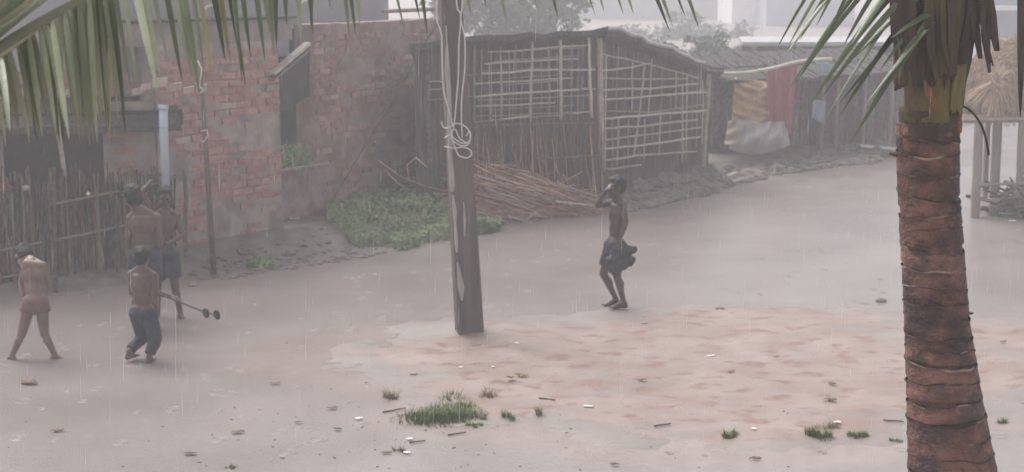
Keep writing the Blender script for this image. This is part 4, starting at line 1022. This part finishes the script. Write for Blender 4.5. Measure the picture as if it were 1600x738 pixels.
# ------------------------------------------------------------------ people
def remeshed(mb, name, voxel, smooth_it, material, parent, ratio=.4, noise_amp=0., noise_s=12.):
    me = mb.mesh(name); o = bpy.data.objects.new('temp', me); COL.objects.link(o)
    m = o.modifiers.new('r', 'REMESH'); m.mode = 'VOXEL'; m.voxel_size = voxel
    s = o.modifiers.new('s', 'SMOOTH'); s.factor = .5; s.iterations = smooth_it
    if ratio < 1: d = o.modifiers.new('d', 'DECIMATE'); d.ratio = ratio
    dg = bpy.context.evaluated_depsgraph_get(); new = bpy.data.meshes.new_from_object(o.evaluated_get(dg), depsgraph=dg)
    bpy.data.objects.remove(o); bpy.data.meshes.remove(me); new.name = name
    if noise_amp:
        for v in new.vertices: v.co += v.normal*noise_amp*(mnoise.noise(v.co*noise_s)+.5*mnoise.noise(v.co*noise_s*2.7))
    new.polygons.foreach_set('use_smooth', [True]*len(new.polygons)); new.materials.clear(); new.materials.append(material)
    return put(name, new, parent)
def hand(mb, w, d, palm_n, sc=1., curl=.5, flip=1):
    d = V(d).normalized(); n = V(palm_n); n = (n-d*n.dot(d)).normalized(); s = d.cross(n)*flip; L = .075*sc
    c = w+d*L*.55; mb.ell(c, s*.034*sc, d*L*.62, n*.016*sc, 12, 8)
    for k, (off, ln, sp) in enumerate(((-.026,.052,-.22),(-.009,.060,-.07),(.009,.056,.07),(.025,.044,.24))):
        b = w+d*L*.98+s*off*sc; d1 = (d+s*sp+n*curl*.5).normalized(); m_ = b+d1*ln*.5*sc
        d2 = (d+s*sp+n*curl*1.4).normalized(); e = m_+d2*ln*.5*sc
        mb.cone(b, m_, .0085*sc, .0075*sc, 8); mb.cone(m_, e, .0075*sc, .0062*sc, 8)
    b = w+d*L*.35-s*.028*sc; m_ = b+(d*.5-s*.85+n*.25).normalized()*.03*sc; e = m_+(d*.85-s*.45+n*.35).normalized()*.03*sc
    mb.cone(b, m_, .0105*sc, .009*sc, 8); mb.cone(m_, e, .009*sc, .0072*sc, 8)
def foot(mb, ank, toe_dir, sc=1.):
    t = V((toe_dir[0], toe_dir[1], 0)).normalized(); s = V((-t.y,t.x,0)); g = V((ank.x, ank.y, ank.z-.055*sc))
    mb.cone(ank, g-t*.025*sc, .03*sc, .03*sc, 10); mb.cone(ank-Zu*.015*sc, g+t*.09*sc-Zu*.005*sc, .03*sc, .022*sc, 10)
    mb.ell(g+t*.095*sc-Zu*.008*sc, s*.04*sc, t*.05*sc, Zu*.02*sc); mb.cone(g-t*.02*sc-Zu*.006*sc, g+t*.08*sc-Zu*.008*sc, .024*sc, .022*sc, 10)
    for k in range(5):
        off = (-.030+.015*k)*sc; mb.ell(g+t*(.148-.006*k)*sc+s*off-Zu*.014*sc, s*.0075*sc, t*.018*sc, Zu*.0085*sc, 8, 6)
def person(d, J, facing, head_f, head_up, label, skin, bottoms, sc=1., hand_l=None, hand_r=None, hair_shift=0., bulk=1., vox=.0048, tight=1.):
    """J: joints as (photo x, photo y, metres behind the body plane)"""
    P = {k: pt(x, y, d+dd) for k, (x, y, dd) in J.items()}
    base = V((P['ank_l'].lerp(P['ank_r'], .5).x, d, 0)); root = empty('person', base, label, 'person')
    mb = MB(); b_ = sc*bulk
    side_s = (P['sh_r']-P['sh_l']).normalized(); side_h = (P['hip_r']-P['hip_l']).normalized()
    pel = P['hip_l'].lerp(P['hip_r'], .5)+Zu*.03*sc; nk = P['neck']; upv = (nk-pel).normalized(); TL = (nk-pel).length
    def fr_(sd): 
        sd = (sd-upv*sd.dot(upv)).normalized(); return sd, upv.cross(sd).normalized()
    sS, fS = fr_(side_s); sH, fH = fr_(side_h)
    mb.ell(pel, sH*.112*b_, fH*.088*b_, upv*.10*sc)
    sM = (sS+sH).normalized(); fM = upv.cross(sM).normalized()
    mb.ell(pel.lerp(nk,.33), sM*.094*b_, fM*.070*b_, upv*.30*TL); mb.ell(pel.lerp(nk,.66), sS*.118*b_, fS*.082*b_, upv*.31*TL)
    mb.ell(pel.lerp(nk,.82), sS*.115*b_, fS*.07*b_, upv*.12*TL)
    mb.cone(P['sh_l'], P['sh_r'], .042*b_, .042*b_)
    for k in ('sh_l','sh_r'):
        mb.cone(nk.lerp(P['head'],.25), P[k], .030*b_, .036*b_); mb.cone(pel.lerp(nk,.62)+(P[k]-nk)*.55, P[k], .05*b_, .04*b_)
        bl = pel.lerp(nk,.72)+(P[k]-nk)*.45-fS*.05*b_; mb.ell(bl, sS*.045*b_, fS*.025*b_, upv*.06*b_)
    # gluteal and chest forms
    for k in ('hip_l','hip_r'): mb.ell(P[k]+Zu*.0, sH*.066*b_, fH*.088*b_, upv*.08*sc)
    for L in 'lr':
        mb.cone(P['sh_'+L], P['elb_'+L], .037*b_, .029*b_); mb.cone(P['elb_'+L], P['wr_'+L], .030*b_, .020*b_)
        fa = P['elb_'+L].lerp(P['wr_'+L],.28); mb.ell(fa, V((.031*b_,0,0)), V((0,.031*b_,0)), V((0,0,.034*b_)))
        mb.cone(P['hip_'+L]+Zu*.0, P['kn_'+L], .070*b_, .046*b_); mb.cone(P['kn_'+L], P['ank_'+L], .045*b_, .028*b_)
        cf = P['kn_'+L].lerp(P['ank_'+L],.3)-facing*.014*sc; mb.cone(cf, P['kn_'+L].lerp(P['ank_'+L],.62), .044*b_, .030*b_)
        td = P.get('toe_'+L); tdv = (td-P['ank_'+L]) if td is not None else facing
        foot(mb, P['ank_'+L], tdv, sc*.98)
    hd, f_, u_ = P['head'], V(head_f).normalized(), V(head_up).normalized(); u_ = (u_-f_*u_.dot(f_)).normalized(); r_ = f_.cross(u_)
    k = sc*1.03
    def hp(x, y, z): return hd+(r_*x+f_*y+u_*z)*k
    mb.ell(hp(0,-.012,.022), r_*.072*k, f_*.090*k, u_*.086*k, 18, 12); mb.ell(hp(0,.022,-.045), r_*.055*k, f_*.062*k, u_*.068*k, 16, 10)
    mb.ell(hp(0,.062,-.092), r_*.024*k, f_*.022*k, u_*.02*k); mb.cone(hp(0,.084,.002), hp(0,.098,-.034), .008*k, .0135*k, 8)
    mb.cone(hp(-.014,.084,-.038), hp(.014,.084,-.038), .009*k, .009*k, 8); mb.cone(hp(-.034,.070,.022), hp(.034,.070,.022), .014*k, .014*k, 8)
    for sx in (-1,1):
        mb.ell(hp(.036*sx,.056,-.028), r_*.022*k, f_*.022*k, u_*.022*k); mb.ell(hp(.074*sx,-.004,-.012), r_*.011*k, f_*.02*k, u_*.031*k, 10, 8)
    mb.cone(hp(-.018,.078,-.060), hp(.018,.078,-.060), .0075*k, .0075*k, 8); mb.cone(hp(-.015,.076,-.071), hp(.015,.076,-.071), .008*k, .008*k, 8)
    mb.cone(nk-upv*.03*sc, hp(0,-.02,-.06), .048*b_, .044*b_)
    for L, hs_ in (('l',hand_l),('r',hand_r)):
        if hs_ is None: dv = (P['wr_'+L]-P['elb_'+L]).normalized(); pn = -side_s*(1 if L == 'r' else -1); cu = .5
        else: dv, pn, cu = V(hs_[0]), V(hs_[1]), hs_[2]
        hand(mb, P['wr_'+L], dv, pn, sc*.98, cu, 1 if L == 'r' else -1)
    body = remeshed(mb, 'body', vox, 5, M[skin], root, .45)
    # hair
    hb = MB(); hb.ell(hp(0,-.020,.034+hair_shift), r_*.081*k, f_*.092*k, u_*.086*k, 20, 14); hb.ell(hp(0,-.045,.0), r_*.076*k, f_*.065*k, u_*.085*k, 18, 12)
    hb.ell(hp(0,.03,.078), r_*.055*k, f_*.045*k, u_*.026*k)
    for j in range(26):
        a = random.uniform(0,6.28); el = random.uniform(.0,1.4); dv = r_*math.cos(a)*math.cos(el)+f_*math.sin(a)*math.cos(el)*1.1+u_*math.sin(el)
        if dv.dot(f_) > .55 and dv.dot(u_) < .6: continue
        hb.ell(hp(0,-.022,.036)+dv*.072*k, r_*.022*k, f_*.022*k, u_*.018*k, 8, 6)
    remeshed(hb, 'hair', .006, 2, M['hair'], root, .5, .005, 60)
    for sx in (-1,1):
        eb = MB(); eb.ell(hp(.030*sx,.0745,.0), r_*.011*k, f_*.008*k, u_*.006*k, 10, 8); eb.build('eye', M['eye'], root, True)
    # lower garment
    nm, key, hem_t = bottoms
    gb = MB(); gb.ell(pel-Zu*.012, sH*.125*b_, fH*.102*b_, upv*.075*sc); gb.ell(pel-Zu*.05, sH*.122*b_, fH*.10*b_, upv*.085*sc)
    for L in 'lr':
        a, kn, an = P['hip_'+L], P['kn_'+L], P['ank_'+L]
        gb.ell(a, sH*.080*b_*(.5+.5*tight), fH*.104*b_*(.4+.6*tight), upv*.09*sc)
        if hem_t <= 1: gb.cone(a+Zu*.0, a.lerp(kn,hem_t), .088*b_*tight, (.092-.022*hem_t)*b_*1.08*tight, 16, True)
        else:
            q = kn.lerp(an, hem_t-1); gb.cone(a, kn, .084*b_, .062*b_, 16, True); gb.ell(kn, V((.062*b_,0,0)), V((0,.062*b_,0)), V((0,0,.062*b_))); gb.cone(kn, q, .062*b_, .050*b_, 16, True)
    remeshed(gb, nm, .008, 3, M[key], root, .6, .006, 16)
    return root, P, hp

# right: boy walking left, one hand to his face
E_d = gp(968,482).y
E, EP, Ehp = person(E_d, dict(head=(962,292,.0), neck=(966,312,0), sh_l=(974,320,-.10), sh_r=(957,317,.10), elb_l=(978,348,-.15), elb_r=(933,322,-.02), wr_l=(968,376,-.17), wr_r=(947,298,-.09),
   hip_l=(965,385,-.065), hip_r=(957,384,.065), kn_l=(964,431,-.10), kn_r=(943,428,.06), ank_l=(974,470,-.06), ank_r=(962,466,.10), toe_l=(955,476,-.08), toe_r=(945,473,.08)),
   V((-1,-.15,0)), (-.93,-.32,-.06), (.05,0,1), 'dark haired boy walking alone on the road with a hand raised to his face', 'skin_dark', ('shorts','shorts_dark',.72), 1.0,
   hand_r=((.55,.30,.62), (.5,.2,-.6), .5), hand_l=((-.25,-.1,-.9), (0,1,0), .9))
cb = MB(); c0 = pt(972,394,E_d-.16)
for k, (x, y, r) in enumerate(((965,394,.07),(978,392,.065),(988,392,.045),(984,408,.055),(972,412,.075),(962,420,.07),(975,402,.08),(958,408,.075))):
    p = pt(x,y,E_d-.13-.02*(k % 3)); cb.ell(p, V((r*1.1,0,.01)), V((0,r*.8,0)), V((0,0,r)), 12, 8)
tag(remeshed(cb, 'wet_garment', .01, 2, M['shorts_dark'], None, .6, .014, 17), 'crumpled dark wet garment held at the hip of the boy on the road', 'garment')

# left group
A_d = gp(225,522).y
person(A_d, dict(head=(207,308,.02), neck=(222,330,0), sh_l=(204,341,0), sh_r=(244,340,.02), elb_l=(200,372,-.02), elb_r=(250,374,.0), wr_l=(201,402,.05), wr_r=(246,402,.10),
   hip_l=(215,398,0), hip_r=(236,398,.02), kn_l=(214,456,.0), kn_r=(240,456,.05), ank_l=(213,507,-.03), ank_r=(242,506,.08), toe_l=(212,506,.15), toe_r=(246,506,.3)),
   V((-.15,1,0)), (-.55,.83,-.1), (-.12,0,1), 'tall bare backed boy in dark shorts standing behind the small boy with the toy', 'skin', ('shorts','shorts_navy',.55), 1.06, bulk=1.1)
B_d = gp(280,503).y
person(B_d, dict(head=(257,309,0), neck=(259,331,0), sh_l=(277,338,.03), sh_r=(243,338,0), elb_l=(285,368,-.04), elb_r=(221,301,-.03), wr_l=(262,381,-.16), wr_r=(238,282,.04),
   hip_l=(268,397,0), hip_r=(250,397,0), kn_l=(273,446,-.04), kn_r=(246,448,.02), ank_l=(282,490,-.02), ank_r=(246,491,.05), toe_l=(292,500,-.12), toe_r=(243,502,-.1)),
   V((.1,-1,0)), (.25,-.95,-.1), (0,0,1), 'boy facing the viewer with one arm raised beside his head near the fence end', 'skin', ('shorts','shorts_navy',.75), 1.0,
   hand_r=((.5,.35,.5),(0,-.5,-.6),.5), hand_l=((-.9,-.1,.1),(0,.9,0),.5))
C_d = gp(225,571).y
c_root, CP, _ = person(C_d, dict(head=(222,402,.03), neck=(221,421,0), sh_l=(205,429,.02), sh_r=(240,431,-.02), elb_l=(206,458,.06), elb_r=(243,457,-.05), wr_l=(224,470,.16), wr_r=(266,464,.04),
   hip_l=(215,489,0), hip_r=(232,490,0), kn_l=(223,526,.12), kn_r=(243,529,-.05), ank_l=(201,550,-.04), ank_r=(233,557,-.06), toe_l=(214,568,.06), toe_r=(241,566,.06)),
   V((.4,.9,0)), (.25,.95,-.05), (.0,0,1), 'small boy in long dark trousers seen from behind pushing a wheeled stick', 'skin', ('trousers','jeans',1.86), .86,
   hand_r=((.9,.2,-.15),(0,.3,-1),1.3), bulk=1.15)
D_d = gp(52,569).y
person(D_d, dict(head=(38,400,.18), neck=(50,404,.06), sh_l=(41,412,0), sh_r=(67,415,.02), elb_l=(33,440,.05), elb_r=(77,440,.05), wr_l=(38,465,.20), wr_r=(71,464,.22),
   hip_l=(46,475,0), hip_r=(65,475,.0), kn_l=(34,522,.0), kn_r=(69,520,.02), ank_l=(19,555,-.02), ank_r=(85,554,.0), toe_l=(6,560,.03), toe_r=(99,560,.0)),
   V((-.1,1,0)), (-.35,.45,-.82), (-.35,.75,.5), 'slim boy striding away with his head bowed at the far left', 'skin_light', ('shorts','shorts_tan',.26), .93, tight=.88)
G_d = 17.15
person(G_d, dict(head=(187,302,0), neck=(189,324,0), sh_l=(173,333,0), sh_r=(206,333,.0), elb_l=(170,364,0), elb_r=(209,364,.0), wr_l=(172,390,0), wr_r=(208,390,0),
   hip_l=(181,388,0), hip_r=(199,388,0), kn_l=(181,420,0), kn_r=(199,420,0), ank_l=(181,448,0), ank_r=(199,448,0)),
   V((0,-1,0)), (-.3,.9,-.1), (0,0,1), 'person behind the stick fence with only dark hair showing over it', 'skin', ('shorts','shorts_dark',.6), 1.0) if True else None

# wheeled stick toy
toy = empty('push_toy', CP['wr_r'], 'thin stick with two small dark wheels pushed by the small boy', 'toy')
s0 = CP['wr_r']+V((-.02,-.0,.0)); w1_ = pt(322,489,C_d-.25); w2_ = pt(339,492,C_d-.25); dT = (w1_-s0).normalized()
mb = MB(); mb.tube([s0-dT*.12, s0+dT*.04, w1_, w1_+dT*.0], [.0085,.009,.008,.008], 7); mb.build('stick', M['wire'], toy, True)
mb = MB(); mb.tube([w1_, w2_], .007, 7); mb.build('axle', M['wood'], toy, True)
for c in (w1_, w2_):
    ring = []; m_ = MB(); axd = V((.75,.62,.1)).normalized(); a_ = axd.orthogonal().normalized(); b2 = axd.cross(a_)
    for k in range(17): th = 2*math.pi*k/16; ring.append(c+(a_*math.cos(th)+b2*math.sin(th))*.032)
    m_.tube(ring, .016, 7, False); w_ = m_.build('wheel', M['shorts_dark'], toy, True)
    m_ = MB(); m_.tube([c-axd*.012, c+axd*.012], .024, 12); m_.build('hub', M['wire'], w_)

# ------------------------------------------------------------------ scraps on the ground
def scrap(name, px, py, s, key, label, cat, asp=1.6, seed=None, flat=.25):
    g = gp(px, py)+Zu*.003; a = random.uniform(-.5,.5); s = s*(.8 if key == 'white' else 1); ca, sa = math.cos(a), math.sin(a); n, m_ = 6, 4; vs = []
    for j in range(m_+1):
        for i in range(n+1):
            x = (i/n-.5)*2*s*asp; y = (j/m_-.5)*2*s*(1-.75*abs(i/n-.5)*2*(1 if key.endswith('leaf') else .2))
            z = .010+flat*s*(.6+mnoise.noise(V((x/s*.9, y/s*.9, px*.37))))
            vs.append(g+V((x*ca-y*sa, x*sa+y*ca, z)))
    F_ = len(vs); vs += [v-Zu*.004 for v in vs]; w = n+1; fs = []
    for j in range(m_):
        for i in range(n): k = j*w+i; fs += [(k,k+1,k+w+1,k+w),(F_+k,F_+k+w,F_+k+w+1,F_+k+1)]
    for i in range(n): fs += [(i,F_+i,F_+i+1,i+1),(m_*w+i,m_*w+i+1,F_+m_*w+i+1,F_+m_*w+i)]
    for j in range(m_): fs += [(j*w,j*w+w,F_+j*w+w,F_+j*w),(j*w+n,F_+j*w+n,F_+j*w+w+n,j*w+w+n)]
    mb = MB(); mb.add(vs, fs); return tag(mb.build(name, M[key], None, True), label, cat)
scrap('paper_scrap', 808, 538, .018, 'white', 'tiny white scrap on the red mound right of the pole base', 'scrap')
scrap('paper_scrap', 646, 585, .020, 'cloth_grey', 'pale scrap on the sand above the dry tuft', 'scrap')
scrap('paper_scrap', 720, 576, .015, 'white', 'tiny white scrap directly below the pole on the red sand', 'scrap')
scrap('paper_scrap', 771, 574, .013, 'white', 'tiny white speck left of the tan leaf', 'scrap')
scrap('paper_scrap', 920, 637, .020, 'white', 'narrow white paper strip in the open middle of the mound', 'scrap', 2.6)
scrap('paper_scrap', 561, 659, .022, 'white', 'bright white scrap left of the largest tuft in grey mud', 'scrap')
scrap('paper_scrap', 640, 691, .020, 'white', 'white scrap with a twig below the largest tuft', 'scrap')
scrap('paper_scrap', 636, 712, .020, 'white', 'small white scrap on the dark ragged clump at the front', 'scrap')
scrap('paper_scrap', 1111, 558, .022, 'white', 'curved white scrap on the red mound right of the walking boy', 'scrap', 2.6)
scrap('paper_scrap', 1006, 506, .020, 'cloth_grey', 'pale scrap at the back edge of the red mound near the boy', 'scrap')
scrap('paper_scrap', 1308, 661, .022, 'white', 'white scrap behind the low spreading tuft by the palm', 'scrap')
scrap('paper_scrap', 1178, 672, .016, 'white', 'white scrap right of the lone round tuft', 'scrap')
scrap('paper_scrap', 1581, 348, .045, 'white', 'pale paper lying in the water before the firewood heap', 'scrap')
scrap('plastic_scrap', 673, 366, .05, 'white', 'white plastic scrap at the water edge left of the pole', 'scrap')
scrap('plastic_scrap', 543, 351, .05, 'white', 'white plastic scrap lying in the green weeds', 'scrap')
scrap('plastic_scrap', 460, 344, .05, 'white', 'white plastic scrap at the foot of the doorway gap', 'scrap')
lump('plastic_bag', gp(772,353)+Zu*.03, .08,.06,.05, M['white'], 'round white plastic bag at the water edge right of the pole', 'bag', seed=8)
lump('mud_clod', gp(1376,474)+Zu*.01, .06,.05,.035, M['mud_lump'], 'dark mud clod standing alone left of the palm trunk', 'clod', seed=9)
scrap('fallen_leaf', 798, 594, .032, 'tanleaf', 'curled tan leaf on the red mound above the grass tufts', 'leaf', 1.4, flat=.8)
scrap('fallen_leaf', 815, 590, .030, 'dryleaf', 'dark brown leaf touching the curled tan leaf', 'leaf', 2., flat=.8)
for (px, py, s, lb) in ((1297,627,.028,'dark leaf on the sand above the spreading tuft by the palm'),(1125,485,.028,'dark leaf in the water behind the red mound'),(1142,582,.018,'small dark leaf in the middle of the red mound'),
   (1003,596,.020,'small dark leaf on the left half of the red mound'),(1180,722,.022,'brown leaf at the bottom below the lone round tuft'),(960,731,.018,'dark leaf at the very bottom right of the front puddle'),(90,677,.026,'dark leaf on the mud below the striding boy'),
   (372,680,.026,'long dark leaf on the mud at the front left centre'),(520,642,.022,'dark leaf on the mud left of the white scrap'),(528,676,.018,'small dark leaf left of the bright white scrap'),(297,714,.026,'narrow dark leaf at the bottom left'),(430,604,.022,'thin dark leaf in the wet mud below the toy wheels'),
   (604,712,.020,'dark leaf left of the ragged front clump'),(1300,601,.018,'small leaf on the right half of the red mound'),(1567,536,.020,'dark leaf right of the palm trunk in shallow water'),(1212,560,.015,'tiny dark leaf near the right end of the mound'),(466,665,.016,'tiny leaf in mud right of the long dark leaf')):
    scrap('fallen_leaf', px, py, s, 'dryleaf', lb, 'leaf', 2.0, flat=.5)
scrap('fallen_leaf', 45, 607, .05, 'dryleaf', 'clump of dark leaves below the striding boy', 'leaf', 1.8, flat=.6)
for a, b, lb in (((1022,668),(1048,664),'short brown stick left of the lone round tuft'),((842,624),(868,627),'thin dark twig beside the spiky olive tuft'),((640,696),(664,694),'thin twig lying below the largest tuft'),((598,646),(634,640),'long thin twig left of the largest tuft'),((700,685),(728,680),'thin twig in the puddle below the flat tuft'),((1380,658),(1412,661),'dark twig touching the left of the palm trunk')):
    tag(stick(gp(*a)+Zu*.01, gp(*b)+Zu*.012, .007, .006, 4, .7, 5).build('twig', M['stick'], None), lb, 'twig')
mb = MB()
for k in range(120):
    px = random.gauss(560,170) if random.random() < .55 else random.uniform(0,1600); py = random.uniform(630,738) if random.random() < .6 else random.uniform(540,738); g = gp(px,py)
    s_ = random.uniform(.0025,.007)*(1 if random.random() < .85 else 1.7); a = random.uniform(0,3.14)
    mb.box(g+Zu*.003, V((math.cos(a)*s_*1.6, math.sin(a)*s_*1.6, 0)), V((-math.sin(a)*s_*.6, math.cos(a)*s_*.6, 0)), Zu*s_*.35)
tag(mb.build('mud_crumbs', M['mud_lump'], None), 'tiny crumbs of mud and leaf litter over the wet ground', kind='stuff')

# ------------------------------------------------------------------ falling rain
RAIN_N = 1300
mb = MB()
for k in range(RAIN_N):
    y = random.uniform(4.5, 24); x = random.uniform(-.42*y, .42*y); z = random.uniform(.1, 3.6)
    L = random.uniform(.05,.16); r = random.uniform(.0007,.0013); tl = V((.02,.01,1)).normalized()
    p = V((x,y,z)); q = [p+tl*L, p+V((r,0,0)), p+V((-r*.5,r*.85,0)), p+V((-r*.5,-r*.85,0)), p-tl*L*.35]
    mb.add(q, [(0,1,2),(0,2,3),(0,3,1),(4,2,1),(4,3,2),(4,1,3)])
rm = bpy.data.materials.new('raindrop'); rm.use_nodes = True; b_ = rm.node_tree.nodes['Principled BSDF']
b_.inputs['Base Color'].default_value = (.9,.9,.92,1); b_.inputs['Roughness'].default_value = .1; b_.inputs['IOR'].default_value = 1.33; b_.inputs['Alpha'].default_value = .6
tag(mb.build('rain', rm, None), 'falling raindrops', kind='stuff')

mb = MB()
def ring(c, r, t):
    n = 14; vs = []
    for j in range(n):
        a = 2*math.pi*j/n; d = V((math.cos(a), math.sin(a), 0))
        vs += [c+d*(r-t*1.6), c+d*r+Zu*t, c+d*(r+t*1.6)]
    mb.add(vs, [f_ for j in range(n) for f_ in ((3*j, 3*((j+1) % n), 3*((j+1) % n)+1, 3*j+1), (3*j+1, 3*((j+1) % n)+1, 3*((j+1) % n)+2, 3*j+2))])
nr = 0
while nr < 420:
    y = random.uniform(10.5, 30); x = random.uniform(-.37*y, .37*y)
    if hz(x, y) > -.002: continue
    c = V((x, y, .001)); r = random.uniform(.02, .075); ring(c, r, random.uniform(.002,.004))
    if random.random() < .5: ring(c, r*.45, .003)
    nr += 1
for (px, py) in ((19,566),(88,566),(206,568),(231,570),(283,503),(247,503),(972,482),(958,479)):
    c = at(px, py, .001)
    ring(c+V((random.uniform(-.02,.02),0,0)), .11, .003)
tag(mb.build('splashes', bpy.data.materials['muddy_water'], None, True), 'small ripple rings where raindrops hit the flooded road', kind='stuff')

# ------------------------------------------------------------------ haze of the rain
hzm = bpy.data.materials.new('haze'); hzm.use_nodes = True; t = hzm.node_tree
for n in list(t.nodes):
    if n.type == 'BSDF_PRINCIPLED': t.nodes.remove(n)
pv = t.nodes.new('ShaderNodeVolumePrincipled'); pv.inputs['Density'].default_value = HAZE_DENSITY; pv.inputs['Color'].default_value = (*HAZE_COL, 1); pv.inputs['Anisotropy'].default_value = .2
out = [n for n in t.nodes if n.type == 'OUTPUT_MATERIAL'][0]; t.links.new(pv.outputs[0], out.inputs['Volume'])
mb = MB(); mb.box(V((0,180,4.2)), V((280,0,0)), V((0,260,0)), V((0,0,6.2)))
tag(mb.build('haze', hzm, None), 'grey rain haze filling the air', kind='stuff')
